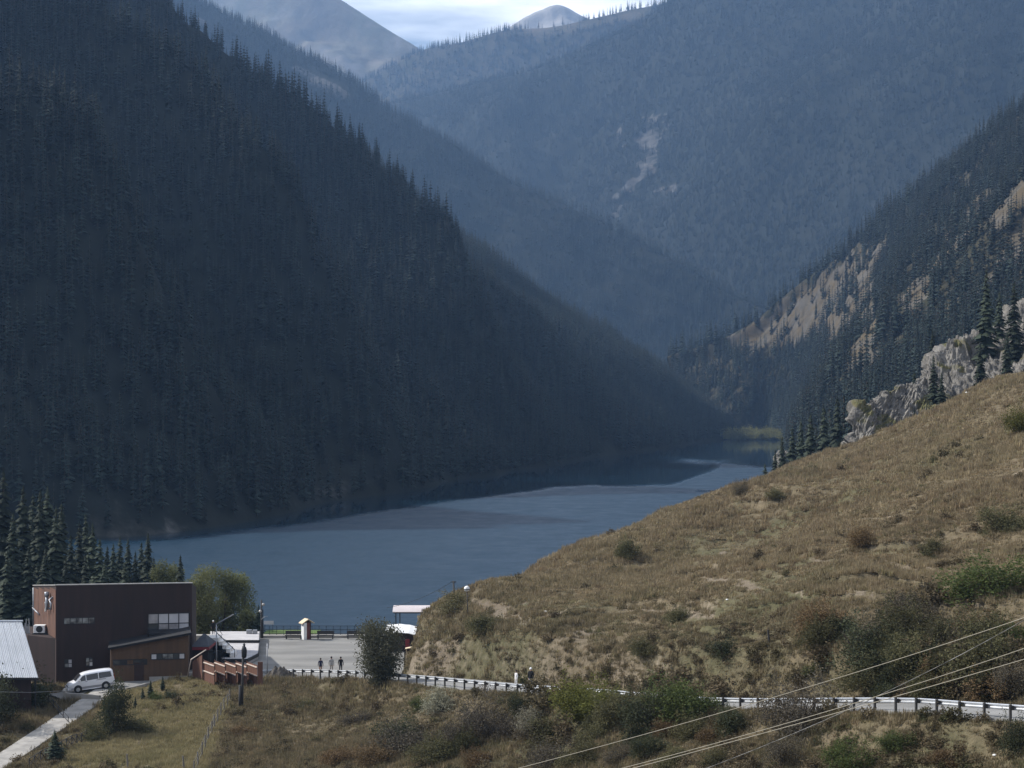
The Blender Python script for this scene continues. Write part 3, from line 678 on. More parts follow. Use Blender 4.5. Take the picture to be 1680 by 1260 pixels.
# the spruces that show largest in the photo stand as single trees, the rest is one wood
H1 = forest_set(F1, 6, 22, 21, 5, 1.0); H7 = forest_set(F7, 8, 25, 27, 5, 0.95); H8 = forest_set(F8, 14, 26, 28)
HILLCREST_U = [640, 780, 860, 1000, 1200, 1250, 1400, 1560, 1680, 2200]; HILLCREST_V = [990, 975, 944, 902, 822, 797, 728, 664, 612, 430]
def visible(p, h):
    u, v = proj(p[:, 0], p[:, 1], p[:, 2]); vt = v-FOC*h/p[:, 1]
    return (u > -5) & (u < 1685) & (vt > 0) & (vt+0.5*(v-vt) < np.interp(u, HILLCREST_U, HILLCREST_V, left=860)) & (v < np.where(u < 260, 800+u*0.35, 2000))
def pick(p, H, n_, seed):
    s = np.where(visible(p, H[0]), H[0]/p[:, 1], 0); k = np.argsort(-s)[:n_]; m = np.zeros(len(p), bool); m[k] = s[k] > 0; return m
K1 = pick(F1, H1, 110, 1); K7 = pick(F7, H7, 110, 2)
def rest(name, p, H, m, label): scatter(name, p[~m], H[1][~m], H[2][~m], H[3][~m], FAR_COL, label, 'forest')
rest('spruce_forest', F1, H1, K1, 'dark spruce forest covering the shaded left mountainside above the lake')
rest('spruce_forest', F7, H7, K7, 'spruce wood on the sunny spur right of the lake head')
rest('spruce_forest', F8, H8, np.zeros(len(F8), bool), 'dense spruce wood on the flat valley floor beyond the lake')
for p, hh, lab, sd in ((F2, (10, 25), 'hazy spruce forest on the middle ridge behind the left mountain', 22), (F3, (9, 23), 'blue hazy spruce forest on the big far mountain', 23), (F4, (14, 28), 'spruce forest along the pale back ridge under the sky', 24)):
    H = forest_set(p, *hh, sd, 5, 0.85); rest('spruce_forest', p, H, np.zeros(len(p), bool), lab)
def single(p, H, m, label, group):
    for i in np.nonzero(m)[0]:
        o = link('spruce_tree', MID[int(H[3][i]) % 4]); o.location = p[i]; o.scale = H[1][i]; o.rotation_euler = H[2][i]; tag(o, label, 'tree', group)
single(F1, H1, K1, 'narrow dark spruce on the lower slope of the shaded left mountain', 'spruces low on the left mountain')
single(F7, H7, K7, 'narrow spruce on the right bank slope behind the grassy hill', 'spruces on the right bank')

def spruce(p, h, kind, label, group=None, wide=1.0):
    e = thing('spruce_tree', label, 'tree', p, random.random()*6.28, group); w = h*wide*(0.95+0.2*random.random()); e.scale = (w, w, h)
    link('crown', NEAR[kind][0], e); link('trunk', NEAR[kind][1], e)
    return e
# trees by the shore behind the brown building
r = np.random.default_rng(5)
for i, (u, vt, d) in enumerate(((-25,800,262),(6,772,255),(22,842,240),(38,798,250),(54,812,262),(66,806,246),(78,800,254),(92,832,240),(101,826,258),(116,878,236),(130,858,250),(141,843,262),(152,858,246),(164,884,238),
        (176,896,262),(186,892,250),(197,880,268),(210,884,258),(222,905,250),(232,890,272),(243,874,262),(12,905,232),(47,895,232),(75,900,230),(108,915,230),(140,910,232),(172,920,232),(205,922,236),(252,915,250),(296,912,246))):
    x = (u-840)/FOC*d; z = Z1(x, d)-0.2; top = EYE-(vt-HOR)/FOC*d
    if u == 296: lab = 'lone dark spruce between the brown roof and the leafy shore trees'
    elif vt >= 890 and d < 240: lab = 'shorter spruce close behind the brown building roof'
    elif u < 110: lab = 'tall spruce in the dense clump at the left edge by the lake'
    else: lab = 'slim spruce in the shore row behind the brown building'
    spruce((x, d, z), top-z, i % 3, lab, 'spruces behind the brown building', 1.35)
# spruces on the crag
for (u, vb, vt, d, lab) in ((1618,600,442,352,'tallest spruce standing on top of the pale crag'),(1640,600,478,358,'spruce just right of the tallest one on the crag'),(1664,615,462,345,'dense spruce on the crag near the right frame edge'),(1690,620,480,350,'spruce on the crag cut by the right frame edge'),
        (1652,640,545,330,'small dark spruce low on the crag near the right edge'),(1532,672,583,338,'dark spruce growing in the cleft of the crag'),(1545,668,610,332,'short spruce in front of the cleft of the crag'),(1500,655,606,352,'little spruce on the left shoulder of the crag'),(1530,588,540,372,'slim spruce on the skyline step of the crag'),(1608,640,560,338,'small spruce below the tallest spruce on the crag'),
        (1500,702,668,318,'low bushy spruce at the foot of the pale crag')):
    p = P(u, vb, d); h = (vb-vt)/FOC*d; spruce(p-Vector((0, 0, 0.6)), h+0.6, 3 if h < 10 else 1, lab, None, 1.15)
# spruces at the point where the hill meets the lake
for (u, vt, d, lab) in ((1283,716,325,'tallest spruce at the tip of the grassy hill by the lake'),(1255,760,316,'small round spruce leaning over the lake at the hill tip'),(1300,702,372,'spruce behind the white roof by the hill tip'),(1314,690,385,'spruce right of the white roof near the hill tip'),(1330,680,370,'tall spruce behind the hill tip, second from the crag'),(1352,668,380,'tall spruce standing left of the pale crag foot'),(1374,652,375,'spruce beside the foot of the pale crag'),(1272,738,322,'thin spruce just left of the tallest at the hill tip')):
    x = (u-840)/FOC*d; z = max(Z1(x, d)-0.3, 1.0); top = EYE-(vt-HOR)/FOC*d; spruce((x, d, z), top-z, 3 if u == 1255 else 2, lab, None, 1.5 if u == 1255 else 1.15)

# ---- leafy bushes and trees
def leaf_cloud(seed, n_leaf, blobs, size, flat=0.0):
    """leaf-sized faces spread through a set of overlapping blobs (cx,cy,cz,rx,rz)"""
    r = np.random.default_rng(seed); B = np.array(blobs, float); w = B[:, 3]**2*B[:, 4]; k = r.choice(len(B), n_leaf, p=w/w.sum())
    dv = r.normal(size=(n_leaf, 3)); dv /= np.linalg.norm(dv, axis=1, keepdims=True); rad = r.random(n_leaf)**0.42*(0.85+0.35*r.random(n_leaf))*np.where(r.random(n_leaf) < 0.12, 1.35, 1.0)
    p = B[k, :3]+dv*rad[:, None]*np.c_[B[k, 3], B[k, 3], B[k, 4]]
    p = p[p[:, 2] > 0.0]; n_ = len(p)
    a = r.normal(size=(n_, 3)); a /= np.linalg.norm(a, axis=1, keepdims=True); b_ = np.cross(a, r.normal(size=(n_, 3))); b_ /= np.linalg.norm(b_, axis=1, keepdims=True)
    s = size*(0.6+0.8*r.random((n_, 1)))
    V = np.stack([p-a*s, p+b_*s*0.55, p+a*s, p-b_*s*0.55], 1).reshape(-1, 3); F = np.arange(n_*4).reshape(-1, 4)
    return V, F
def stems(seed, n_, h, spread, r0):
    b = MB(); r = np.random.default_rng(seed)
    for i in range(n_):
        a = r.random()*6.28; s = spread*(0.3+0.7*r.random()); hh = h*(0.7+0.3*r.random())
        b.tube([(0.06*math.cos(a), 0.06*math.sin(a), -0.15), (0.4*s*math.cos(a), 0.4*s*math.sin(a), 0.5*hh), (s*math.cos(a), s*math.sin(a), hh)], [r0, r0*0.7, r0*0.2], 5)
    return b
def bush_blobs(seed, n_, spread=0.38):
    r = np.random.default_rng(seed); o = [(0, 0, 0.34, 0.30, 0.30)]
    for i in range(n_):
        a = r.random()*6.28; d = spread*math.sqrt(r.random()); rr = 0.10+0.12*r.random()
        o.append((d*math.cos(a), d*math.sin(a), 0.14+0.55*r.random()*(1-d), rr, rr*(0.8+0.5*r.random())))
    for i in range(9):
        a = r.random()*6.28; d = 0.36*math.sqrt(r.random()); o.append((d*math.cos(a), d*math.sin(a), 0.62+0.22*r.random(), 0.05+0.03*r.random(), 0.11+0.10*r.random()))
    return o
BM = {
 'olive': tuft_mat('olive_leaves', [(0.3, (0.085, 0.083, 0.040)), (0.7, (0.12, 0.108, 0.055))], 0.3),
 'green': tuft_mat('green_leaves', [(0.3, (0.058, 0.076, 0.026)), (0.7, (0.085, 0.10, 0.034))], 0.35),
 'yellow': tuft_mat('yellowing_leaves', [(0.3, (0.10, 0.105, 0.028)), (0.7, (0.14, 0.13, 0.035))], 0.35),
 'grey': tuft_mat('grey_twigs', [(0.3, (0.085, 0.072, 0.055)), (0.7, (0.11, 0.095, 0.065))], 0.2),
 'brown': tuft_mat('russet_leaves', [(0.3, (0.12, 0.078, 0.042)), (0.7, (0.15, 0.105, 0.055))], 0.25),
 'dark': tuft_mat('dark_leaves', [(0.3, (0.045, 0.052, 0.028)), (0.7, (0.066, 0.07, 0.038))], 0.25),
 'pale': tuft_mat('silvery_leaves', [(0.3, (0.26, 0.24, 0.18)), (0.7, (0.20, 0.20, 0.13))], 0.25),
}
BUSH = {}
for kx, nm in enumerate(BM):
    for s in range(2):
        V, F = leaf_cloud(200+kx*7+s, 6500, bush_blobs(300+kx*5+s, 22), 0.017 if nm != 'grey' else 0.013)
        BUSH[nm, s] = (np_mesh('foliage', V, F, [BM[nm]]), stems(400+kx*3+s, 9, 0.62, 0.32, 0.013).mesh('stems', M_bark))
def bush(u, v, wpx, kind, label, hr=0.8, group=None, i=[0]):
    p = G(u, v); s = 1.25*wpx/FOC*p.y; i[0] += 1
    e = thing('bush', label, 'bush', p-Vector((0, 0, 0.12*s)), i[0]*1.7, group); e.scale = (s*random.uniform(.85, 1.25), s*random.uniform(.8, 1.1), s*hr*1.2)
    f, st = BUSH[kind, i[0] % 2]; link('foliage', f, e); link('stems', st, e); return e
for a in (
 (1030,914,46,'olive','olive bush on the skyline of the grassy hill above the lake',0.75),
 (1410,896,48,'brown','russet bush alone in the middle of the upper hillside',0.8),
 (1530,906,44,'olive','small olive bush right of the russet one, high on the hill',0.6),
 (1648,870,90,'olive','broad olive bush high on the hill at the right edge',0.5),
 (1632,972,170,'green','large bright green spreading bush at the right frame edge',0.42),
 (1668,712,56,'yellow','yellow-green bush on the upper hill cut by the right edge',0.8),
 (1272,826,26,'olive','small olive bush on the hill crest near the lake point',0.8),
 (1212,812,26,'grey','grey bush at the water where the hill meets the lake',0.9),
 (1492,1022,80,'grey','grey twiggy bush above the road, between scarps',0.75),
 (1420,1090,110,'dark','big dark bush in the thicket above the right part of the road',0.7),
 (1350,1060,70,'olive','olive bush at the left end of the thicket above the road',0.7),
 (1500,1105,100,'olive','olive bush in the middle of the thicket above the road',0.6),
 (1610,1120,130,'olive','tall olive bush above the road near the right edge',0.75),
 (1665,1080,80,'green','green bush above the road cut by the right edge',0.7),
 (1560,1060,70,'dark','dark bush behind the thicket above the road',0.6),
 (1455,1140,60,'dark','low dark bush right on the uphill edge of the road',0.6),
 (1110,1020,60,'olive','olive bush below the upper scarp in mid hillside',0.5),
 (1190,1075,60,'dark','dark low bush in mid hillside above the road',0.5),
 (1060,1075,56,'olive','olive low bush left of the dark one in mid hillside',0.55),
 (958,1168,100,'yellow','bright yellow-green bush hiding the guardrail left of its gap',0.6),
 (1000,1195,90,'olive','olive bush below the yellow-green bush beside the road',0.7),
 (1075,1205,100,'dark','dark bush with deep shade right of the olive bush',0.75),
 (1120,1180,100,'green','green leafy bush at the left end of the guardrail gap',0.7),
 (1312,1195,120,'grey','large grey bush breaking the guardrail line, under the wires',0.75),
 (1285,1250,90,'grey','grey bush at the bottom of the frame under the wires',0.6),
 (1390,1262,90,'green','green bush at the bottom frame edge right of the grey ones',0.6),
 (1480,1225,80,'green','low green bush below the right stretch of guardrail',0.4),
 (1664,1232,60,'dark','dark bush in front of the guardrail at the right edge',0.9),
 (722,1166,70,'pale','silvery white bush just below the guardrail',0.55),
 (690,1162,40,'green','small green bush left of the silvery white one',0.55),
 (855,1175,40,'dark','small dark bush below the two walkers on the road',0.8),
 (880,1190,60,'pale','pale silvery bush right of the small dark one below the road',0.5),
 (825,1210,64,'grey','grey twiggy bush in the middle of the lower slope',0.6),
 (650,1235,100,'grey','big grey bush low in the frame under the round tree',0.6),
 (715,1245,80,'olive','olive bush low in the frame right of the big grey one',0.55),
 (500,1165,40,'olive','small olive bush on the slope left of the round tree',0.5),
 (590,1185,50,'grey','grey bush on the slope below the round tree',0.5),
 (400,1205,40,'brown','small russet bush just right of the post fence',0.5),
 (560,1250,60,'brown','russet bush at the bottom edge left of the big grey one',0.5),
 (950,1250,80,'olive','olive bush at the bottom edge left of the wires',0.5),
 (780,1255,60,'brown','russet bush at the bottom edge below the grey twiggy one',0.5),
 (1180,1255,70,'olive','olive bush at the bottom edge between the wires',0.5),
 (1560,1250,70,'brown','russet bush at the bottom edge near the right corner',0.45),
 (745,998,60,'olive','olive bush on the mound beside the round lamp',0.5),
 (800,1030,60,'olive','low olive bush right of the mound',0.45),
 (640,1085,40,'olive','low olive bush at the foot of the mound by the plaza',0.4),
 (186,1205,66,'dark','dark leafy bush beside the concrete path',1.25),
 (150,1215,50,'olive','olive bush on the path edge left of the dark leafy one',0.7),
 (225,1200,60,'olive','olive bush right of the dark leafy one by the path',0.5),
 (20,1165,90,'dark','dark bush under the metal roof house',0.75),
 (-20,1190,90,'dark','dark bush at the left frame edge below the metal roof',0.9),
 (255,1150,26,'green','small green bush on the verge below the driveway',0.6),
 (282,1148,24,'dark','small dark bush on the verge below the driveway',0.6)):
    bush(*a)
for a in ((985,1172,95,'yellow','yellow-green bush in the hedge hiding the guardrail, second from left',0.52),(1035,1180,95,'olive','olive bush in the middle of the hedge hiding the guardrail',0.52),(1085,1172,85,'olive','olive bush near the right end of the hedge hiding the guardrail',0.52),(1150,1172,60,'green','green bush at the right end of the hedge by the guardrail gap',0.6)): bush(*a)
r = np.random.default_rng(91)
for i in range(26):
    u = r.uniform(1330, 1690); v = r.uniform(1020, 1140) if u < 1500 else r.uniform(1055, 1145)
    bush(u, v, r.uniform(45, 95), ('olive', 'grey', 'dark', 'olive', 'brown')[i % 5], 'bush in the dense thicket above the right stretch of road', r.uniform(0.55, 0.85), 'thicket above the road')
for i in range(22):
    u = r.uniform(600, 1240); v = r.uniform(1195, 1262)
    bush(u, v, r.uniform(40, 85), ('grey', 'olive', 'brown', 'dark', 'olive')[i % 5], 'bush in the brush below the guardrail at the bottom of the frame', r.uniform(0.5, 0.8), 'brush below the guardrail')
# low scrub scattered over the slopes (cannot be told apart one by one)
SCRUB_COL = proto_collection('scrub', [np_mesh('scrub', *leaf_cloud(600+i, 420, bush_blobs(620+i, 6, 0.4), 0.055), [tuft_mat('scrub_leaves%d' % i, [(0.30, (0.065, 0.068, 0.03)), (0.5, (0.118, 0.09, 0.054)), (0.7, (0.10, 0.085, 0.05))], 0.25, 0.09, 0.35)]) for i in range(4)])
def near_pts(n_, seed, dmin=84, dmax=330, tmax=0.42):
    r = np.random.default_rng(seed); t = r.uniform(-tmax, tmax, n_); d = np.exp(r.uniform(math.log(dmin), math.log(dmax), n_))
    x = t*d; z = zn(x, d); u, v = proj(x, d, z)
    ok = (z > 0.6) & (v < 1330)
    for line, hw in ((ROAD, ROAD_W+0.35), (DRIVE, 2.5), (PATH, 1.3)): ok &= seg_dist(x, d, line)[0] > hw
    ok &= poly_sdf(x, d, PLAZA) > 0.4
    ok &= ~in_poly(x, d, [((a-840)/FOC*c, c) for a, c in ((40,196),(181,191.8),(310,193),(345,199),(352,228),(-40,226),(-40,200))]) & ~((x < -12) & (x > -39) & (d > 226))
    return np.c_[x, d, z][ok], u[ok], v[ok]
p, u, v = near_pts(30000, 31)
r = np.random.default_rng(32); c = fbm(p[:, 0]/9, p[:, 1]/14, 3, 33)
thick = sstep(960, 1130, v)*np.where(u > 1020, 1.0, 0.35); k = r.random(len(p)) < np.clip(sstep(-0.25, 0.4, c)*(0.10+0.9*thick), 0, 1)
k &= ~in_poly(u, v, [(90,1260),(160,1190),(380,1150),(330,1260)])
p = p[k]; big = np.maximum(in_poly(u[k], v[k], [(1330,1010),(1480,970),(1690,990),(1690,1150),(1440,1150),(1330,1110)]), in_poly(u[k], v[k], [(870,1130),(1000,1110),(1180,1120),(1200,1240),(900,1240)])); s = (0.7+1.0*r.random(len(p))**2)*(1+0.9*big); n_ = len(p)
scatter('low_scrub', p-np.array([0, 0, 0.12]), np.c_[s, s, s*(0.5+0.4*r.random(n_))], np.c_[np.zeros((n_, 2)), r.random(n_)*6.28], r.integers(0, 4, n_), SCRUB_COL, 'low russet and olive scrub over the hillside and the road bank', 'scrub')
# grass tufts
def tuft(seed, n_, h, spread, wid):
    r = np.random.default_rng(seed); V = []; F = []
    for i in range(n_):
        a = r.random()*6.28; q = spread*r.random()**0.7; x, y = q*math.cos(a), q*math.sin(a); b_ = r.random()*6.28; hh = h*(0.5+0.6*r.random()); le = 0.5*hh*r.random()
        dx, dy = math.cos(b_)*wid, math.sin(b_)*wid; k = len(V)
        V += [(x-dx, y-dy, -0.04), (x+dx, y+dy, -0.04), (x+le*math.sin(b_)+dx*0.3, y-le*math.cos(b_)+dy*.3, hh)]; F.append((k, k+1, k+2))
    return np.array(V), np.array(F)
GR = [tuft_mat('dry_grass%d' % i, [(0.30, a), (0.47, b_), (0.62, c), (0.74, d)], 0.3, 0.045, 0.30) for i, (a, b_, c, d) in enumerate((
    ((0.171, 0.143, 0.081), (0.275, 0.216, 0.129), (0.197, 0.143, 0.085), (0.275, 0.223, 0.137)), ((0.171, 0.140, 0.077), (0.290, 0.232, 0.140), (0.207, 0.157, 0.096), (0.129, 0.119, 0.062))))]
GR.append(tuft_mat('meadow_grass', [(0.30, (0.21, 0.185, 0.092)), (0.5, (0.275, 0.23, 0.125)), (0.7, (0.235, 0.20, 0.105))], 0.35, 0.08, 0.25)); GR.append(GR[2]); GR.append(tuft_mat('scrubby_grass', [(0.30, (0.10, 0.10, 0.05)), (0.45, (0.19, 0.15, 0.088)), (0.6, (0.135, 0.115, 0.066)), (0.72, (0.21, 0.165, 0.10))], 0.3, 0.06, 0.35))
GRASS_COL = proto_collection('grass', [np_mesh('grass', *tuft(700+i, 26, 0.30+0.05*(i % 4), 0.36, 0.030), [GR[i % 2 if i < 4 else (2 if i < 6 else 4)]]) for i in range(8)])
p, u, v = near_pts(315000, 34)
r = np.random.default_rng(35); sdens = np.ones(len(p))
sdens[in_poly(u, v, [(650,1120),(655,1060),(700,1030),(790,1060),(900,1045),(990,1020),(1010,1090),(880,1120)])] = 0.7
sdens[in_poly(u, v, [(770,985),(820,985),(880,1015),(860,1030),(800,1010)])] = 0.35
sdens *= 0.45+0.55*sstep(-0.35, 0.15, fbm(p[:, 0]/3.5, p[:, 1]/5, 3, 36))
k = r.random(len(p)) < sdens; p = p[k]; n_ = len(p); u = u[k]; v = v[k]; k = np.ones(n_, bool)
for q in TR: k &= seg_dist(p[:, 0], p[:, 1], q)[0] > 0.35
p = p[k]; u = u[k]; v = v[k]; n_ = len(p); k = np.ones(n_, bool); s = (0.65+0.7*r.random(n_))*np.clip(p[:, 1]/150, 0.8, 1.5)
hs = s*(0.75+0.5*(vnoise(p[:, 0]/6, p[:, 1]/6, 37)))
scatter('dry_grass', p, np.c_[s, s, np.maximum(0.3, hs)], np.c_[(r.random((n_, 2))-0.5)*0.3, r.random(n_)*6.28], np.where(in_poly(u[k], v[k], [(60,1290),(150,1190),(190,1130),(330,1105),(385,1150),(330,1290)]) | (r.random(n_) < 0.08), r.integers(4, 6, n_), np.where(r.random(n_) < 0.75*sstep(930, 1060, v), r.integers(6, 8, n_), r.integers(0, 4, n_))), GRASS_COL, 'dry straw coloured grass covering the hillside and road bank', 'grass')

def leafy_tree(name, label, base, h, w, blobs, n_leaf, size, m, seed, trunks=1, group=None):
    e = thing(name, label, 'tree', base, 0, group); r = np.random.default_rng(seed)
    V, F = leaf_cloud(seed, n_leaf, blobs, size); link('crown', np_mesh('crown', V, F, [m]), e)
    b = MB()
    for t in range(trunks):
        a = 6.28*t/trunks; ox = 0.1*w*math.cos(a) if trunks > 1 else 0
        b.tube([(ox*0.3, 0, -0.4), (ox, 0.1, 0.3*h), (ox*1.6, 0, 0.8*h)], [0.03*w+0.05, 0.02*w+0.04, 0.03], 7)
        for k in range(6):
            z = h*(0.2+0.1*k); q = r.random()*6.28; b.tube([(ox, 0, z), (ox+0.32*w*math.cos(q), 0.32*w*math.sin(q), z+0.16*h)], [0.045, 0.012], 5)
    b.build('trunk', M_bark, e, True); return e
def tree_blobs(seed, h, w, n_, low=0.12, topw=0.5):
    r = np.random.default_rng(seed); o = []
    for i in range(n_):
        t = low+(0.97-low)*r.random(); rad = w*0.5*(math.sin(min(1, t*1.35)*math.pi*0.5) if t < 0.5 else (1-(t-0.5)*2*(1-topw))); a = r.random()*6.28; q = rad*0.75*math.sqrt(r.random()); rr = w*(0.09+0.09*r.random())
        o.append((q*math.cos(a), q*math.sin(a), t*h, rr, rr*1.2))
    return o
M_wil = tuft_mat('willow_leaves', [(0.3, (0.105, 0.105, 0.068)), (0.7, (0.13, 0.128, 0.085))], 0.3)
p = G(626, 1122); leafy_tree('round_tree', 'round grey-green tree in front of the plaza beside the guardrail', p, 5.3, 6.0, tree_blobs(41, 5.3, 7.2, 70, 0.08, 0.6), 15000, 0.095, M_wil, 42)
M_pop = tuft_mat('shore_leaves', [(0.3, (0.14, 0.15, 0.066)), (0.7, (0.17, 0.17, 0.078))], 0.35)
for i, (u, vt, d, w, lab) in enumerate(((328,936,232,6.4,'leafy tree touching the right corner of the brown building'),(358,938,236,7.0,'middle leafy tree of the shore clump, tallest crown'),(390,946,238,6.6,'rightmost leafy tree of the shore clump by the lake'),(405,1000,232,3.2,'low leafy tree at the right foot of the shore clump'),(268,922,245,5.5,'leafy tree showing over the roof between spruce row and lone spruce'),(285,930,250,5.0,'pale leafy tree over the roof beside the lone spruce'),(312,960,240,5.0,'leafy tree half hidden behind the brown building corner'))):
    x = (u-840)/FOC*d; z = Z1(x, d); h = EYE-(vt-HOR)/FOC*d-z; leafy_tree('shore_tree', lab, (x, d, z), h, w, tree_blobs(45+i, h, w, 64, 0.08, 0.45), 10500, 0.12, M_pop, 46+i, 2)
r = np.random.default_rng(77)
for k in range(26):
    u = 1292+130*(k+0.5)/26+r.uniform(-4, 4); d = r.uniform(400, 500); x = (u-840)/FOC*d; vt = np.interp(u, [1285, 1330, 1380, 1430], [735, 690, 650, 615])+r.uniform(-10, 30); z = 4.0+0.1*(x-0.14*d)
    o = link('spruce_tree', MID[k % 4]); h = EYE-(vt-HOR)/FOC*d-z; o.location = (x, d, z-.3); o.scale = (h*1.05, h*1.05, h); o.rotation_euler = (0, 0, k*1.3); tag(o, 'spruce in the dark stand between the hill tip and the crag', 'tree', 'spruces between hill tip and crag')
x = (424-840)/FOC*231; spruce((x, 231, Z1(x, 231)-.2), 5.2, 3, 'small dark spruce beside the lamp pole at the lakeshore', None, 1.5)
yt = P(552, 800, 640); leafy_tree('autumn_tree', 'small yellow autumn tree on the shaded left lakeshore', (yt.x, yt.y, max(0.3, yt.z)), 4.6, 3.6, tree_blobs(95, 4.6, 3.6, 20, 0.1, 0.5), 1500, 0.16, tuft_mat('autumn_leaves', [(0.3, (0.30, 0.21, 0.05)), (0.7, (0.34, 0.25, 0.07))], 0.35), 96)
# little planted spruces on the verge, and a dark juniper by the path
for u, vb, h, lab in ((247,1144,1.7,'small planted spruce on the verge below the brown building'),(234,1150,1.3,'tiny planted spruce left of the small one on the verge'),(267,1134,1.5,'small planted spruce at the top of the verge'),(222,1162,1.1,'tiny planted spruce nearest the path on the verge'),(90,1248,2.6,'dark bushy young spruce beside the concrete path')):
    p = G(u, vb); spruce(p, h, 3, lab, None, 2.6 if u == 90 else 1.7)
# willow thicket on the shore at the head of the lake
W = [np_mesh('thicket', *leaf_cloud(800+i, 500, bush_blobs(820+i, 8, 0.45), 0.05), [tuft_mat('willow_pale', [(0.3, (0.15, 0.15, 0.06)), (0.7, (0.19, 0.185, 0.08))], 0.35)]) for i in range(2)]
WC = proto_collection('willow', W); r = np.random.default_rng(51); q = []
for i in range(420):
    u = r.uniform(1175, 1325); d = r.uniform(1420, 1500)-max(0, u-1280)*2; x = (u-840)/FOC*d
    q.append((x, d, 0.3))
q = np.array(q); s = 6+5*r.random(len(q))
scatter('willow_thicket', q, np.c_[s, s, s*(0.6+0.5*r.random(len(q)))], np.c_[np.zeros((len(q), 2)), r.random(len(q))*6.28], r.integers(0, 2, len(q)), WC, 'pale green willow thicket on the shore at the lake head', 'thicket')

# ------------------------------------------------------------------ the pale crag behind the hill
def crag(name, base, crest, label, seed, nr=210, nc=340, back=(4, 10, -7)):
    base = np.array([tuple(p) for p in base]); crest = np.array([tuple(p) for p in crest])
    net = np.array([base*(1-t)+crest*t for t in np.linspace(0, 1, 5)]+[crest+np.array(back)*0.5, crest+np.array(back)])
    g = crom(net, nr); g = np.swapaxes(crom(np.swapaxes(g, 0, 1), nc), 0, 1)
    du = np.gradient(g, axis=1); dv = np.gradient(g, axis=0); nn = np.cross(du, dv); nn /= np.linalg.norm(nn, axis=-1, keepdims=True)+1e-9
    if nn[..., 1].mean() > 0: nn = -nn
    # tilted strata: blocky steps along a dipping direction, plus ridges
    s = g[..., 0]*0.55+g[..., 2]*0.9; t_ = g[..., 0]*0.75-g[..., 2]*0.5
    sa = -g[..., 0]*0.55+g[..., 2]*0.84; ta = g[..., 0]*0.84+g[..., 2]*0.55
    w = s/1.9+0.8*fbm(g[..., 0]/5, g[..., 2]/5, 3, seed)
    blk = _hash(np.floor(w), np.floor(t_/3.2+1.1*_hash(np.floor(w), np.zeros(w.shape), seed+3)*7+0.5*fbm(s/3, t_/3, 2, seed+9)), seed+5)
    disp = 0.9*(blk-0.4)+2.6*(0.4-np.abs(fbm(sa/3.2, ta/11, 5, seed+7, 0.6)))+0.7*(0.3-np.abs(fbm(sa/0.8, ta/2.2, 4, seed+8, 0.6)))
    g = g+nn*disp[..., None]*0.9
    me = np_mesh(name, g.reshape(-1, 3), grid_faces(nr, nc), [M_rock], smooth=False)
    vg = fbm(g[..., 0]/4, g[..., 2]/3, 4, seed+11)-0.12
    at = me.attributes.new('bare', 'FLOAT', 'POINT'); at.data.foreach_set('value', vg.astype(np.float32).ravel())
    return tag(link(name, me), label, 'rock')
M_rock = ground_mat('limestone', [(0.20, 0.185, 0.163), (0.15, 0.138, 0.122), (0.095, 0.088, 0.077)], (0.3, 0.5, 2.2), bump=0.7, mask='bare', maskcol=(0.13, 0.11, 0.055), maskcol2=(0.09, 0.09, 0.04), bdist=0.3)
crag('rock_outcrop', [P(1372,775,306), P(1420,770,308), P(1480,760,312), P(1540,740,316), P(1620,720,312), P(1700,700,300), P(1850,660,300)],
     [P(1382,742,322), P(1412,668,334), P(1460,636,346), P(1505,618,354), P(1560,566,364), P(1630,532,372), P(1700,488,380), P(1850,430,392)][:7], 'pale limestone crag rising behind the grassy hill at right', 71)
crag('rock_outcrop', [P(1355,775,306), P(1368,775,304), P(1385,770,304), P(1400,766,305)], [P(1362,752,312), P(1372,738,314), P(1388,728,316), P(1402,738,316)], 'small pale boulder mass at the foot of the crag', 72, 40, 60, (1, 3, -3))
crag('rock_outcrop', [P(1268,830,372), P(1278,830,370), P(1290,828,372)], [P(1270,772,400), P(1281,744,402), P(1292,775,404)], 'small rock face under the spruces at the hill tip', 73, 40, 40, (1, 4, -4))
# ------------------------------------------------------------------ roads, plaza
M_asph = mat('worn_asphalt', (0.235, 0.23, 0.22), 0.9, col2=(0.17, 0.166, 0.158), scale=0.35, bump=0.2)
M_plaza = mat('plaza_paving', (0.22, 0.213, 0.198), 0.9, col2=(0.15, 0.146, 0.137), scale=0.22, bump=0.15, stretch=(0.6, 1.5, 1))
M_conc = mat('concrete', (0.34, 0.32, 0.29), 0.9, col2=(0.24, 0.225, 0.205), scale=0.8, bump=0.2)
def strip(name, line, hw, m, parent=None, th=0.5, n_=60):
    q = crom(np.array(line), n_); t = np.gradient(q, axis=0); nx = np.stack([-t[:, 1], t[:, 0]], -1); nx /= np.linalg.norm(nx, axis=1, keepdims=True)
    rows = []
    for (s, dz) in ((-1, -th), (-1, 0), (-0.5, 0.03), (0, 0.05), (0.5, 0.03), (1, 0), (1, -th)):
        rows.append(np.c_[q[:, :2]+nx*hw*s*(1.03 if dz == -th else 1), q[:, 2]+dz])
    o = link(name, np_mesh(name, np.array(rows).reshape(-1, 3), grid_faces(7, n_), [m], smooth=False)); tag(o, kind='structure'); return q, nx
roadq, roadn = strip('road', ROAD, ROAD_W, M_asph, n_=110)
strip('driveway', DRIVE, 2.4, M_asph)
dk_ = crom(np.array(DRIVE), 40)[13:]; tk = np.gradient(dk_, axis=0); nk_ = np.stack([tk[:, 1], -tk[:, 0]], -1); nk_ /= np.linalg.norm(nk_, axis=1, keepdims=True)
strip('driveway_kerb', np.c_[dk_[:, :2]+nk_*2.58, dk_[:, 2]+0.16], 0.16, M_conc)
strip('footpath', PATH, 1.25, M_conc)
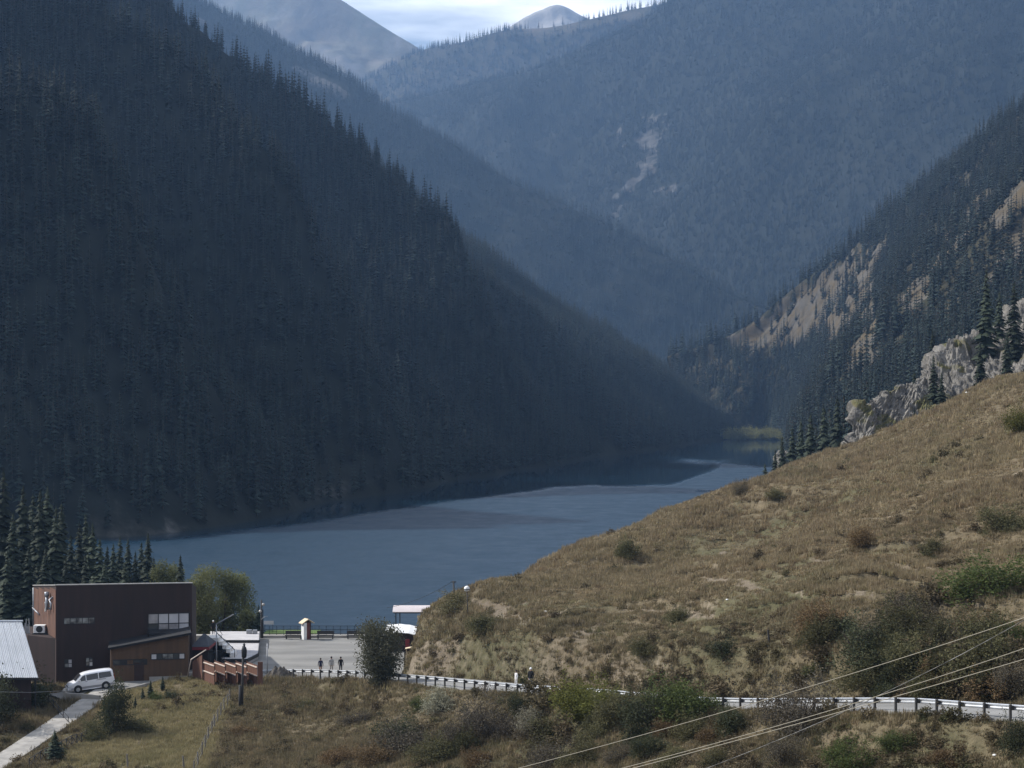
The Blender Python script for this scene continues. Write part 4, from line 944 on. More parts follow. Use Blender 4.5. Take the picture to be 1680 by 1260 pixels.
b = MB(); b.prism(PLAZA, PZ-0.6, PZ); tag(b.build('plaza', M_plaza), kind='structure')
b = MB(); b.box((-39.5, 226.2, PZ-0.7), (-12.8, 227.6, PZ+0.28)); tag(b.build('lakeside_kerb', M_conc), kind='structure')
M_lawn = mat('lawn', (0.09, 0.15, 0.035), 0.95, col2=(0.12, 0.17, 0.05), scale=1.2, bump=0.5)
b = MB(); b.box((-31, 227.7, PZ-0.6), (-24.2, 231.5, PZ+0.30)); tag(b.build('lawn', M_lawn), kind='structure')

# ------------------------------------------------------------------ guardrail
M_galv = mat('galvanised_steel', (0.62, 0.63, 0.64), 0.38, 0.75, var=0.15, scale=2)
M_post = mat('dark_post', (0.06, 0.057, 0.055), 0.8, var=0.3, scale=4)
grd = thing('guardrail', 'galvanised guardrail with dark posts running along the road edge', 'guardrail', (0, 0, 0))
edge = np.c_[roadq[:, :2]-roadn*(ROAD_W+0.05), roadq[:, 2]] if roadn[50, 1] > 0 else np.c_[roadq[:, :2]+roadn*(ROAD_W+0.05), roadq[:, 2]]
edge = edge[6:]
L_ = np.r_[0, np.cumsum(np.linalg.norm(np.diff(edge[:, :2], axis=0), axis=1))]; total = L_[-1]
np_ = int(total/2.0); W_PROF = [(0.0, 0.0), (0.055, 0.04), (0.055, 0.10), (0.0, 0.155), (0.0, 0.165), (0.055, 0.22), (0.055, 0.28), (0.0, 0.32)]
pe = [np.array([np.interp(k*2.0, L_, edge[:, i]) for i in range(3)]) for k in range(np_+1)]
pm = MB().box((-0.05, -0.07, -0.5), (0.05, 0.07, 0.80)).mesh('post', M_post)
bmh = MB().box((-0.11, 0.075, 0.50), (0.11, 0.18, 0.74)).mesh('spacer', M_post)
for k in range(np_+1):
    a = pe[k]; t = pe[min(k+1, np_)]-pe[max(k-1, 0)]; ang = math.atan2(t[1], t[0])
    if ang < -math.pi/2 or ang > math.pi/2: ang += math.pi
    for me_, nm in ((pm, 'post'), (bmh, 'spacer')):
        o = link(nm, me_, grd); o.location = a; o.rotation_euler = (0, 0, ang)
    if k < np_:
        c = pe[k+1]; tt_ = (c-a)/np.linalg.norm(c-a); nn = np.array([-tt_[1], tt_[0], 0]); nn /= np.linalg.norm(nn)
        if nn[1] < 0: nn = -nn
        a2 = a+tt_*0.012+nn*0.25; c2_ = c-tt_*0.012+nn*0.25; b = MB()
        for (x0, z0), (x1, z1) in zip(W_PROF[:-1], W_PROF[1:]):
            b.quad([a2+nn*(-x0)+(0, 0, 0.46+z0), c2_+nn*(-x0)+(0, 0, 0.46+z0), c2_+nn*(-x1)+(0, 0, 0.46+z1), a2+nn*(-x1)+(0, 0, 0.46+z1)])
        b.quad([a2+(0, 0, 0.46), c2_+(0, 0, 0.46), c2_+nn*0.006+(0, 0, 0.78), a2+nn*0.006+(0, 0, 0.78)])
        b.build('rail', M_galv, grd)

# ------------------------------------------------------------------ brown building
M_clad = mat('brown_cladding', (0.042, 0.025, 0.021), 0.8, col2=(0.029, 0.019, 0.016), scale=0.6, stretch=(2.5, 2.5, 0.25), bump=0.1)
M_clad2 = mat('wood_cladding', (0.10, 0.06, 0.034), 0.8, col2=(0.07, 0.042, 0.026), scale=0.8, stretch=(3, 3, 0.25), bump=0.1)
M_rust = mat('rusty_panel', (0.15, 0.075, 0.048), 0.8, col2=(0.085, 0.045, 0.032), scale=0.9, stretch=(2, 2, 0.4))
M_flash = mat('pale_flashing', (0.42, 0.40, 0.37), 0.5, 0.3, var=0.2, scale=2)
M_dark = mat('dark_metal', (0.025, 0.026, 0.028), 0.6, var=0.3, scale=3)
M_glass = mat('window_glass', (0.05, 0.055, 0.06), 0.06, spec=0.8)
M_blind = mat('window_with_blind', (0.55, 0.54, 0.55), 0.15, col2=(0.44, 0.43, 0.45), scale=0.6, spec=0.6)
M_pane = mat('mottled_pane', (0.30, 0.31, 0.30), 0.12, col2=(0.05, 0.05, 0.055), scale=1.6, spec=0.7)  # base colour mottled from grey to near black
M_white = mat('white_paint', (0.78, 0.77, 0.75), 0.6, var=0.08, scale=1.5)
M_roofdark = mat('dark_roofing', (0.013, 0.013, 0.015), 0.8, var=0.3, scale=1.5)
BZ = 2.6
def gp(u, d): return Vector(((u-840)/FOC*d, d, 0))
class Wall:
    """a vertical wall between two ground points; (u, v) are found where the sight line meets its plane"""
    def __init__(s, a, c):
        s.a = a; s.t = (c-a).normalized(); s.n = Vector((s.t.y, -s.t.x, 0)); s.L = (c-a).length
        if s.n.y > 0: s.n = -s.n
    def at(s, u, v, off=0.0):
        r = Vector(((u-840)/FOC, 1, -(v-HOR)/FOC)); o = Vector((0, 0, EYE))
        k = (s.a-o).dot(s.n)/r.dot(s.n); return o+r*k+s.n*off
    def sz(s, u, v): p = s.at(u, v); return (p-s.a).dot(s.t), p.z
    def box(s, b, s0, s1, z0, z1, o0, o1, m=0):
        q = []
        for z in (z0, z1):
            for (ss, oo) in ((s0, o1), (s1, o1), (s1, o0), (s0, o0)): p = s.a+s.t*ss+s.n*oo; q.append((p.x, p.y, z))
        return b.hexa(q, m)
def window(w, parent, u0, v0, u1, v1, nx, nz, glass, frame, name='window', fw=0.07, mats=None):
    s0, zt = w.sz(u0, v0); s1, _ = w.sz(u1, v0); _, zb = w.sz(u0, v1)
    b = MB(); e = link(name, None, parent) if False else None
    fr = MB(); 
    for i in range(nx+1): c = s0+(s1-s0)*i/nx; w.box(fr, c-fw/2, c+fw/2, zb-fw/2+0.004*(i % 2), zt+fw/2+0.004*(i % 2), -0.05, 0.07)
    for k in range(nz+1): z = zb+(zt-zb)*k/nz; w.box(fr, s0, s1, z-fw/2, z+fw/2, -0.045, 0.062)
    f = fr.build(name, frame, parent)
    for i in range(nx):
        for k in range(nz):
            a = s0+(s1-s0)*i/nx+fw/2-0.01; c = s0+(s1-s0)*(i+1)/nx-fw/2+0.01; z0 = zb+(zt-zb)*k/nz+fw/2-0.01; z1 = zb+(zt-zb)*(k+1)/nz-fw/2+0.01
            w.box(MB(), 0, 0, 0, 0, 0, 0); p = MB(); w.box(p, a, c, z0, z1, 0.005, 0.03); p.build('pane', (mats[(i+k*nx) % len(mats)] if mats else glass), f)
    return f
A, B_ = gp(92, 196.0), gp(315, 199.0); D_ = gp(55, 206.5); C_ = gp(322, 213.0); E_ = gp(62, 216)
topz = P(92, 960.5, 196).z; topr = P(315, 957, 199).z
bl = thing('brown_building', 'large brown clad building with flat roof by the lake', 'building', (0, 0, 0))
b = MB(); b.prism([A[:2], B_[:2], C_[:2], E_[:2], D_[:2]], BZ-0.8, [topz, topr, topr-1.9, topz-2.4, topz-1.12]); b.build('wall', M_clad, bl)
wf = Wall(A, B_); wl_ = Wall(D_, A)
b = MB()
for a, c, za, zc in ((A, B_, topz, topr), (D_, A, topz-1.12, topz)):
    ww = Wall(a, c); t = ww.t*0.06
    b.hexa([Vector((*(a-t)[:2], za+.004))+ww.n*0.10, Vector((*(c+t)[:2], zc+.004))+ww.n*0.10, Vector((*(c+t)[:2], zc+.004))-ww.n*0.25, Vector((*(a-t)[:2], za+.004))-ww.n*0.25,
            Vector((*(a-t)[:2], za+.10))+ww.n*0.10, Vector((*(c+t)[:2], zc+.10))+ww.n*0.10, Vector((*(c+t)[:2], zc+.10))-ww.n*0.25, Vector((*(a-t)[:2], za+.10))-ww.n*0.25])
b.build('parapet_cap', M_flash, bl)
# weathered cladding sheets: seams standing proud on the front
zz0 = BZ
for i, u in enumerate(range(101, 315, 9)):
    s, _ = wf.sz(u, 1000); b = MB(); wf.box(b, s-0.02, s+0.02, 2.7, topz-0.05, -0.01, 0.022); b.build('seam', M_clad, bl)
window(wf, bl, 105, 1014, 155, 1024, 5, 1, M_pane, M_dark, 'window_strip')
M_pane_refl = mat('painted_hill_reflection', (0.20, 0.19, 0.19), 0.1, col2=(0.38, 0.36, 0.36), scale=0.9, spec=0.7)  # dark hill reflection laid into the pane's base colour
window(wf, bl, 243, 1007, 310, 1040, 4, 2, M_blind, M_dark, 'large_window', 0.09, [M_glass, M_pane_refl, M_pane_refl, M_blind, M_pane_refl, M_blind, M_blind, M_blind])
window(wf, bl, 106, 1082, 118, 1095, 2, 2, M_pane, M_dark, 'small_window', 0.06, [M_pane, M_blind, M_glass, M_blind])
window(wf, bl, 141, 1079, 152, 1093, 2, 2, M_pane, M_dark, 'small_window', 0.06, [M_glass, M_blind, M_pane, M_glass])
# rusty sheets and flues on the left face
for i in range(4):
    s0 = wl_.L*i/4+0.03; s1 = wl_.L*(i+1)/4-0.03; b = MB(); wl_.box(b, s0, s1, 8.05, topz-1.3+1.12*i/4, 0.01, 0.05); b.build('rusty_sheet', M_rust, bl)
M_grey = mat('grey_metal', (0.33, 0.34, 0.36), 0.5, 0.5, var=0.2, scale=3)
def fp(u, v, off): return wl_.at(u, v, off)
b = MB(); b.tube([fp(83, 1000, 0.4), fp(83, 978, 0.4)], 0.17, 10); b.tube([fp(83, 978, .4), fp(83, 971, .4)], 0.26, 10); b.tube([fp(83, 998, .4), fp(83, 998, 0)], 0.1, 8); b.build('flue', M_grey, bl, True)
b = MB(); b.tube([fp(80, 1003, 0.35), fp(80, 989, 0.35), fp(82, 986, 0.1)], 0.13, 10); b.build('flue', M_white, bl, True)
b = MB(); b.tube([fp(88, 1000, 0.3), fp(88, 990, 0.3), fp(86, 984, 0.3), fp(88, 980, 0.1)], 0.12, 10); b.build('flue', M_grey, bl, True)
b = MB(); b.tube([fp(56.5, 1043, 0.12), fp(56.5, 964, 0.12)], 0.07, 8); b.build('downpipe', M_grey, bl, True)
b = MB(); b.tube([fp(58, 997, 0.3), fp(64, 1003, 0.3), fp(66, 1008, 0.1)], 0.08, 8); b.build('pipe_bracket', M_grey, bl, True)
# lower left block
LA, LB = gp(45, 199), gp(92, 196.3); zl = P(60, 1044, 198).z
b = MB(); b.prism([LA[:2], LB[:2], gp(86, 205)[:2], gp(40, 207)[:2]], BZ-0.8, zl); lb = b.build('low_block', M_clad, bl)
b = MB(); q = gp(53, 199.5); b.prism([q[:2], (q.x+2.0, q.y-0.1), (q.x+2.0, q.y+1.2), (q.x, q.y+1.3)], zl+0.003, zl+0.13); b.build('roof_unit_base', M_dark, lb)
b = MB(); b.box((q.x+0.1, q.y+0.05, zl+0.15), (q.x+1.35, q.y+0.9, zl+1.0)); o = b.build('roof_unit', M_white, lb, bevel=0.03)
b = MB(); b.lathe([(0.36, 0), (0.36, 0.03)], 16); f_ = b.mesh('fan', M_dark); fo = link('fan', f_, lb); fo.location = (q.x+0.75, q.y+0.045, zl+0.58); fo.rotation_euler = (math.radians(90), 0, 0)
b = MB()
for k in range(5): b.tube([(q.x-0.9+0.12*k, q.y+0.5, zl), (q.x-0.9+0.1*k, q.y+0.5, zl+1.2+0.5*math.sin(k*2))], 0.05, 6)
b.build('vent_pipe', M_grey, lb)
# front wing with a climbing lean-to roof
WA, WB = gp(182, 192.6), gp(309, 194.0); ww = Wall(WA, WB); z_l = P(182, 1066, 192.6).z; z_r = P(309, 1041, 194).z
b = MB(); b.prism([WA[:2], WB[:2], gp(311, 198.75)[:2], gp(180, 197.05)[:2]], BZ-0.6, [z_l, z_r, z_r+0.02, z_l+0.02]); wg = b.build('front_wing', M_clad2, bl)
b = MB(); n_ = ww.n*0.35; t_ = ww.t*0.3
pts = [Vector((*(WA+n_-t_)[:2], z_l+.02)), Vector((*(WB+n_+t_)[:2], z_r+.02)), Vector((*gp(312, 198.7)[:2], z_r+.06)), Vector((*gp(179, 197.0)[:2], z_l+.06))]
b.hexa(pts+[p+Vector((0, 0, 0.22)) for p in pts]); b.build('wing_roof', M_roofdark, bl)
window(ww, bl, 248, 1073, 303, 1082, 6, 1, M_pane, M_dark, 'window_strip', 0.08, [M_blind, M_glass, M_pane, M_pane, M_glass, M_blind])
window(ww, bl, 186, 1083, 241, 1091, 5, 1, M_glass, M_dark, 'window_strip', 0.08, [M_glass, M_dark, M_clad2])
s0, _ = ww.sz(245, 1090); b = MB(); ww.box(b, s0, ww.L-0.05, 2.2, 4.35, 0.01, 0.09); b.build('plinth', M_conc, wg)
s0, zt_ = ww.sz(236, 1096); b = MB(); ww.box(b, s0-1.0, s0, 2.4, zt_+0.6, 0.01, 0.05); b.build('door', M_clad, wg)
# dormer-like dark canopies above the wing, in front of the large window
b = MB(); p0 = wf.at(243, 1033, 0.05); p1 = wf.at(297, 1021, 0.05); p2 = wf.at(302, 1031, 0.05); p3 = wf.at(243, 1046, 0.05)
b.hexa([p3, wf.at(302, 1043, .05), p2, p0]+[p+wf.n*2.2-Vector((0, 0, 0.15)) for p in (p3, wf.at(302, 1043, .05), p2, p0)]); b.build('dark_canopy', M_roofdark, bl)

# ------------------------------------------------------------------ house with the metal roof
M_sheet = mat('metal_sheet', (0.42, 0.44, 0.47), 0.42, 0.35, var=0.12, scale=0.7)
hs_ = thing('metal_roof_house', 'low dark house under a pale corrugated metal roof at left edge', 'house', (0, 0, 0))
r0, r1 = P(-110, 1020, 187.5), P(36, 1020, 186.5); e0, e1 = P(-110, 1112, 178.6), P(63, 1112, 178)
for k in range(14):
    f0, f1 = k/14, (k+1)/14-0.0015; v_, f_ = [], []; a0, a1 = r0.lerp(r1, f0), r0.lerp(r1, f1); c0, c1_ = e0.lerp(e1, f0), e0.lerp(e1, f1)
    N_ = 16; nrm = (a1-a0).cross(c0-a0).normalized(); nrm = nrm if nrm.z > 0 else -nrm
    for (pa, pb) in ((a0, a1), (c0, c1_)):
        for j in range(N_+1):
            hgt = 0.05 if (j % 4) in (1, 2) else 0.0; v_.append(tuple(pa.lerp(pb, j/N_)+nrm*(hgt+0.008*(k % 2))))
    f_ = [(j, j+1, N_+2+j, N_+1+j) for j in range(N_)]; me = bpy.data.meshes.new('roof_sheet'); me.from_pydata(v_, [], f_); me.materials.append(M_sheet); link('roof_sheet', me, hs_)
b = MB(); b.tube([r0+Vector((0, 0, .06)), r1+Vector((0.1, 0, .06))], 0.11, 8); b.build('ridge_cap', M_sheet, hs_)
b = MB(); b.prism([(e0.x+0.6, e0.y+0.7), (e1.x-0.9, e1.y+0.7), (r1.x-1.2, r1.y+2), (r0.x, r0.y+2)], 1.8, [e0.z+.15, e1.z+.15, e1.z+0.4, e1.z+0.4]); b.build('wall', M_clad, hs_)
bk0, bk1 = P(-110, 1060, 196), P(38, 1060, 195); b = MB(); dn = Vector((0, 0, -0.12)); b.hexa([r0+dn, r1+dn, Vector((bk1.x, bk1.y, e1.z))+dn, Vector((bk0.x, bk0.y, e0.z))+dn, r0, r1, Vector((bk1.x, bk1.y, e1.z)), Vector((bk0.x, bk0.y, e0.z))]); b.build('back_roof', M_sheet, hs_)
b = MB(); b.beam(e0+Vector((0, 0.02, -.12)), e1+Vector((0, 0.02, -.12)), 0.12, 0.16); b.build('eave_board', M_dark, hs_)
b = MB()
for u in (20, 58): q = G(u, 1165); q = Vector(((u-840)/FOC*179, 179, 2.4)); b.tube([q, q+Vector((0, 0, 4.2))], 0.09, 6)
b.build('porch_post', M_dark, hs_)

# ------------------------------------------------------------------ parking slab edge, handrail, lattice fence
pk = [G(108, 1150, 150, 200), G(112, 1140, 150, 200)]
b = MB(); a = P(107, 1137, 185.3); c = P(165, 1141, 184.4); b.hexa([(a.x, a.y, 1.2), (c.x, c.y, 1.2), (c.x, c.y+0.35, 1.2), (a.x, a.y+0.35, 1.2), (a.x, a.y, a.z), (c.x, c.y, c.z), (c.x, c.y+.35, c.z), (a.x, a.y+.35, a.z)])
tag(b.build('retaining_wall', M_conc), 'low concrete retaining wall under the parked van', 'wall')
b = MB(); a2 = P(105, 1133, 187.5); b.hexa([(a.x-.3, a.y, 1.2), (a.x-.01, a.y, 1.2), (a2.x+.29, a2.y, 1.2), (a2.x, a2.y, 1.2), (a.x-.3, a.y, a.z+.25), (a.x-.01, a.y, a.z+.25), (a2.x+.29, a2.y, a2.z+.25), (a2.x, a2.y, a2.z+.25)])
tag(b.build('kerb_block', M_conc), 'pale concrete kerb end in front of the van bumper', 'kerb')
M_iron = mat('black_iron', (0.018, 0.018, 0.02), 0.55)
hr = thing('stair_handrail', 'dark iron handrail stepping down beside the house', 'handrail', (0, 0, 0))
pts = [P(72, 1130, 183), P(90, 1152, 179), P(112, 1176, 175)]
for k in range(6): q = pts[0].lerp(pts[2], k/5); z = Z1(q.x, q.y); b = MB(); b.tube([(q.x, q.y, z-.2), (q.x, q.y, max(z+.6, q.z))], 0.04, 6); b.build('post', M_iron, hr)
for dz in (0, -0.45): b = MB(); b.tube([p+Vector((0, 0, dz)) for p in pts], 0.035, 6); b.build('rail', M_iron, hr)
fl = thing('lattice_fence', 'dark crossed lattice fence beside the lower concrete path', 'fence', (0, 0, 0))
q0, q1 = G(48, 1262), G(142, 1215); N_ = 11
for k in range(N_+1):
    p = q0.lerp(q1, k/N_); z = Z1(p.x, p.y); b = MB(); b.beam((p.x, p.y, z-.2), (p.x, p.y, z+.95), 0.07, 0.07); b.build('post', M_post, fl)
    if k < N_:
        p2 = q0.lerp(q1, (k+1)/N_); z2 = Z1(p2.x, p2.y)
        for (za, zb) in ((0.1, 0.85), (0.85, 0.1)): b = MB(); b.beam((p.x, p.y-(.02 if za > .5 else 0), z+za), (p2.x, p2.y-(.02 if za > .5 else 0), z2+zb), 0.03, 0.06); b.build('slat', M_post, fl)
        b = MB(); b.beam((p.x, p.y, z+.9), (p2.x, p2.y, z2+.9), 0.05, 0.06); b.build('rail', M_post, fl)
# post-and-wire fence climbing the meadow
M_grwood = mat('weathered_wood', (0.20, 0.18, 0.155), 0.9, var=0.35, scale=3, stretch=(3, 3, .4))
wfz = thing('wire_fence', 'row of grey wooden posts with wires climbing the meadow', 'fence', (0, 0, 0))
fpt = []; FV = [(377,1152),(373,1160),(368,1167),(362,1176),(357,1186),(352,1196),(347,1206),(342,1217),(337,1229),(331,1243),(325,1258),(318,1275)]
for i, (u, v) in enumerate(FV):
    p = G(u, v); fpt.append(p); b = MB(); lx_ = 0.05*math.sin(i*2.3); b.tube([(p.x, p.y, p.z-.3), (p.x+lx_, p.y, p.z+1.3+.12*math.sin(i*3.1))], [0.075, 0.06], 7); b.build('post', M_grwood, wfz)
for h_ in (0.45, 0.85, 1.2):
    b = MB(); b.tube([p+Vector((0, -0.08, h_)) for p in fpt], 0.008, 4); b.build('wire', M_grey, wfz)
for (u, v, h_, lab) in ((210,1262,1.25,'lone short grey post at the bottom edge of the meadow'),(302,1262,1.1,'short grey post at the bottom edge near the fence'),(1262,1056,1.0,'lone dark stake standing in the middle of the hillside')):
    p = G(u, v); b = MB(); b.tube([(p.x, p.y, p.z-.3), (p.x-.05, p.y, p.z+h_*.6), (p.x-0.1, p.y, p.z+h_)], [0.09, .08, 0.07], 7); tag(b.build('wooden_post', M_grwood if v > 1100 else M_post), lab, 'post')

# ------------------------------------------------------------------ zigzag brown fence
M_redw = mat('red_brown_wood', (0.155, 0.075, 0.05), 0.8, col2=(0.11, 0.055, 0.038), scale=1.5, stretch=(4, 4, .4))
M_rail = mat('pale_rail', (0.60, 0.50, 0.42), 0.6)
zf = thing('zigzag_fence', 'red-brown board fence of five staggered panels with rails coloured as sunlit', 'fence', (0, 0, 0))
boardm = {}
for i in range(5):
    u0 = 335+17.6*i; a = P(u0, 1112, 191.0); c = P(u0+17, 1116, 188.4); zb = 3.2; h0 = P(u0, 1083+0.6*i, 191).z
    for j in range(9):
        p = a.lerp(c, j/9); p2 = a.lerp(c, (j+1)/9-0.012); b = MB(); b.beam(Vector((p.x, p.y, (zb+h0)/2)), Vector((p2.x, p2.y, (zb+h0)/2)), 0.03, h0-zb-0.03*(j % 2)); b.build('board', M_redw, zf)
    nn = (c-a).cross(Vector((0, 0, 1))).normalized(); nn = nn if nn.y < 0 else -nn
    for z in (h0-0.22, h0-1.10): b = MB(); b.beam(Vector((a.x, a.y, z))+nn*0.06, Vector((c.x, c.y, z))+nn*0.06, 0.09, 0.10); b.build('rail', M_rail, zf)  # pale rail colour stands for the sunlit top edges
    b = MB(); b.beam(Vector((a.x, a.y, zb-.3))+nn*.05, Vector((a.x, a.y, h0+.08))+nn*.05, 0.1, 0.1); b.build('post', M_redw, zf)
b = MB(); a = P(423, 1116, 188.3); b.box((a.x, a.y-.06, 3), (a.x+.5, a.y+.06, P(423, 1086, 188.3).z)); b.build('end_panel', M_redw, zf)
gt = thing('brown_gate', 'brown board gate with a slanting pale handrail left of the fence', 'gate', (0, 0, 0))
a, c = P(316, 1100, 193.5), P(332, 1103, 191.5)
for j in range(7): p = a.lerp(c, j/7); p2 = a.lerp(c, (j+1)/7-.01); z1 = 6.0+1.0*j/7; b = MB(); b.beam(Vector((p.x, p.y, (3.4+z1)/2)), Vector((p2.x, p2.y, (3.4+z1)/2)), 0.03, z1-3.4); b.build('board', M_redw, gt)
b = MB(); b.tube([P(308, 1108, 192.6), P(313.5, 1082, 192.4), P(338, 1066, 192.2)], 0.06, 8); b.build('handrail', M_rail, gt, True)

# ------------------------------------------------------------------ kiosk with dark hip roof, stairs and terrace
M_red = mat('red_fascia', (0.22, 0.035, 0.04), 0.6)
M_slate = mat('slate_roof', (0.06, 0.068, 0.085), 0.7, var=0.25, scale=2)
ks = thing('kiosk', 'dark slatted kiosk with grey hip roof and red edge', 'kiosk', (0, 0, 0))
a = P(317, 1058, 201); c = P(347, 1056, 201); y0, y1 = 199.3, 204.0; zt_ = a.z; x0, x1 = a.x, c.x
b = MB(); ap = [(x0+1.0, (y0+y1)/2, zt_+1.15), (x1-0.8, (y0+y1)/2, zt_+1.15)]
b.quad([(x0, y0, zt_), (x1, y0, zt_), ap[1], ap[0]]); b.quad([(x1, y0, zt_), (x1, y1, zt_), ap[1]]); b.quad([(x1, y1, zt_), (x0, y1, zt_), ap[0], ap[1]]); b.quad([(x0, y1, zt_), (x0, y0, zt_), ap[0]]); b.build('roof', M_slate, ks)
b = MB(); b.box((x0+.02, y0+.02, zt_-.34), (x1-.02, y1-.02, zt_-.01)); b.build('fascia', M_red, ks)
for j in range(22): x = x0+.15+(x1-x0-.3)*j/21; b = MB(); b.box((x-.035, y0+.25, 3.8), (x+.035, y0+.31, zt_-.34)); b.build('slat', M_clad, ks)
b = MB(); b.box((x0+.3, y0+.45, 3.8), (x1-.3, y1-.4, zt_-.36)); b.build('wall', M_dark, ks)
x2 = x1+1.7; bsk = thing('slat_screen', 'dark slatted screen wall between kiosk and white terrace', 'screen', (0, 0, 0))
for j in range(12): x = x1+.1+1.6*j/11; b = MB(); b.box((x-.03, 199.0, 3.9), (x+.03, 199.06, 6.35)); b.build('slat', M_dark, bsk)
b = MB(); b.box((x1, 199.07, 6.1), (x2+.1, 199.13, 6.3)); b.build('rail', M_dark, bsk)
b = MB(); b.box((x1, 199.07, 4.4), (x2+.1, 199.13, 4.6)); b.build('rail', M_dark, bsk)
st = thing('white_stairs', 'short white stairs descending onto the white terrace', 'stairs', (0, 0, 0))
for k in range(5):
    b = MB(); xx = P(343, 1050, 207).x+0.42*k; b.box((xx, 205.0, 4.2), (xx+1.4, 207.4, 6.9-0.42*k)); b.build('step', M_white, st)
b = MB(); xx = P(343, 1050, 207).x; b.tube([(xx+.9, 204.9, 7.8), (xx+3.2, 204.9, 5.6), (xx+3.2, 204.9, 4.5)], 0.05, 6); b.build('handrail', M_iron, st)
M_deck = mat('white_deck', (0.46, 0.44, 0.435), 0.7, col2=(0.38, 0.365, 0.365), scale=0.6)
tr_ = thing('terrace', 'raised white terrace on two levels with edge shade as dark strips', 'terrace', (0, 0, 0))
lo = [gp(365, 203.5), gp(405, 203.5), gp(423.5, 208), gp(425, 217), gp(352, 217)]
b = MB(); b.prism([p[:2] for p in lo], 3.9, 4.72); b.build('lower_deck', M_deck, tr_)
up = [gp(352, 217.05), gp(425, 217.05), gp(426, 225.5), gp(345, 225.5)]
b = MB(); b.prism([p[:2] for p in up], 3.9, 5.0); b.build('upper_deck', M_deck, tr_)
for i, (p, q, z) in enumerate(((lo[0], lo[1], 4.60), (lo[1], lo[2], 4.605), (lo[2], lo[3], 4.61), (up[0], up[1], 4.93), (up[1], up[2], 4.92))):
    b = MB(); b.beam(Vector((p.x+.05, p.y-.06, z)), Vector((q.x+.05, q.y-.06, z)), 0.12, 0.36 if i < 3 else 0.26); b.build('shade_strip', M_dark, tr_)  # dark strips colour in the shade of the deck's side walls
b = MB(); p = P(404, 1041, 223); b.box((p.x, p.y, 5.01), (p.x+.65, p.y+.5, 5.5)); b.box((p.x+.75, p.y, 5.01), (p.x+1.3, p.y+.5, 5.48)); tag(b.build('roof_box', M_grey, None, bevel=0.03), 'pair of small grey boxes on the white terrace', 'box')

# ------------------------------------------------------------------ lamps and poles
def pole(name, label, u, vt, vb, d, r_, m, cat='pole', zb=None):
    e = thing(name, label, cat, (0, 0, 0)); a = P(u, vb, d); c = P(u, vt, d); a.z = a.z if zb is None else zb
    b = MB(); b.tube([a, c], [r_, r_*0.7], 8); b.build('pole', m, e, True); return e, a, c
e, a, c = pole('street_lamp', 'grey street lamp with long slanting arm beside the kiosk', 355, 1024, 1092, 198, 0.09, M_grey, 'lamp', 3.9)
b = MB(); b.tube([c, P(379, 1010, 197.5)], [0.07, 0.05], 7); b.build('arm', M_grey, e, True)
b = MB(); b.beam(P(376, 1012, 197.5), P(382.5, 1008, 197.4), 0.26, 0.12); b.build('lamp_head', M_flash, e)
b = MB(); b.tube([P(355, 1027, 198), P(365, 1041, 199.5)], 0.03, 5); b.build('stay', M_grey, e)
e, a, c = pole('utility_pole', 'dark utility pole with lamps at the lakeside corner of the plaza', 429, 984, 1048, 226, 0.14, M_post, 'pole', 3.8)
b = MB(); b.tube([P(429, 1016, 225.8), P(434, 1012, 225.6), P(439, 1011, 225.4)], 0.04, 6); b.build('arm', M_grey, e, True)
for (u, v) in ((432, 992), (427, 1003)): b = MB(); p = P(u, v, 225.7); b.lathe([(0.02, 0.2), (0.17, 0.1), (0.19, -.05), (0.1, -.14)], 10, p); b.build('lamp_head', M_flash, e, True)
b = MB(); b.tube([P(431.5, 1000, 226), P(431.5, 1047, 226)], 0.05, 6); b.build('conduit', M_dark, e)
e, a, c = pole('thin_post', 'thin grey post standing alone on the plaza near the rubble', 438.5, 1056, 1108, 195, 0.07, M_grey, 'post', 3.9)
b = MB(); b.lathe([(0.16, 0), (0.16, 0.05), (0.09, 0.06), (0.09, 0.3)], 10, (a.x, a.y, PZ+.004)); b.build('foot', M_grey, e)
pb = G(397, 1162); e = thing('service_pole', 'dark wooden service pole with a black box near its top', 'pole', (0, 0, 0)); tp = P(399, 1060, pb.y)
b = MB(); b.tube([(pb.x, pb.y, pb.z-.3), (tp.x, pb.y, tp.z)], [0.13, 0.10], 8); b.build('pole', M_post, e, True)
b = MB(); b.tube([(pb.x-.22, pb.y-.1, pb.z-.3), (pb.x-.18, pb.y-.1, pb.z+2.2)], 0.12, 8); b.build('stub_post', M_post, e, True)
b = MB(); b.lathe([(0.12, -0.1), (0.24, 0.05), (0.27, 0.7), (0.20, 0.95), (0.10, 1.05), (0.12, 1.25), (0.05, 1.35)], 10, (tp.x+.10, pb.y-.05, P(399, 1078, pb.y).z)); b.build('black_box', M_dark, e, True)
pm_ = G(745, 990); e = thing('cable_pole', 'dark cable pole on top of the mound above the lake', 'pole', (0, 0, 0)); tp2 = P(744, 953, pm_.y+3)
b = MB(); b.tube([(pm_.x, pm_.y+3, pm_.z-1.5), tp2], [0.12, 0.09], 8); b.build('pole', M_post, e, True)
b = MB(); b.beam(tp2+Vector((-.3, 0, -.12)), tp2+Vector((.3, 0, -.12)), 0.08, 0.1); b.build('crossarm', M_post, e)
cb = MB(); end = P(560, 1012, 300); pts = [tp2.lerp(P(635, 997, 224), t) - Vector((0, 0, 1.3*4*t*(1-t)*0.35)) for t in np.linspace(0, 1, 14)]
cb.tube(pts, 0.022, 5); tag(cb.build('overhead_cable', M_dark), 'thin dark cable sagging from the mound pole toward the shelter', 'cable')
pl_ = G(768, 1012); e = thing('globe_lamp', 'round white lamp on a thin post on the mound', 'lamp', (0, 0, 0)); tq = P(766, 970, pl_.y)
b = MB(); b.tube([(pl_.x, pl_.y, pl_.z-.3), (tq.x, pl_.y, tq.z)], 0.05, 7); b.build('post', M_post, e, True)
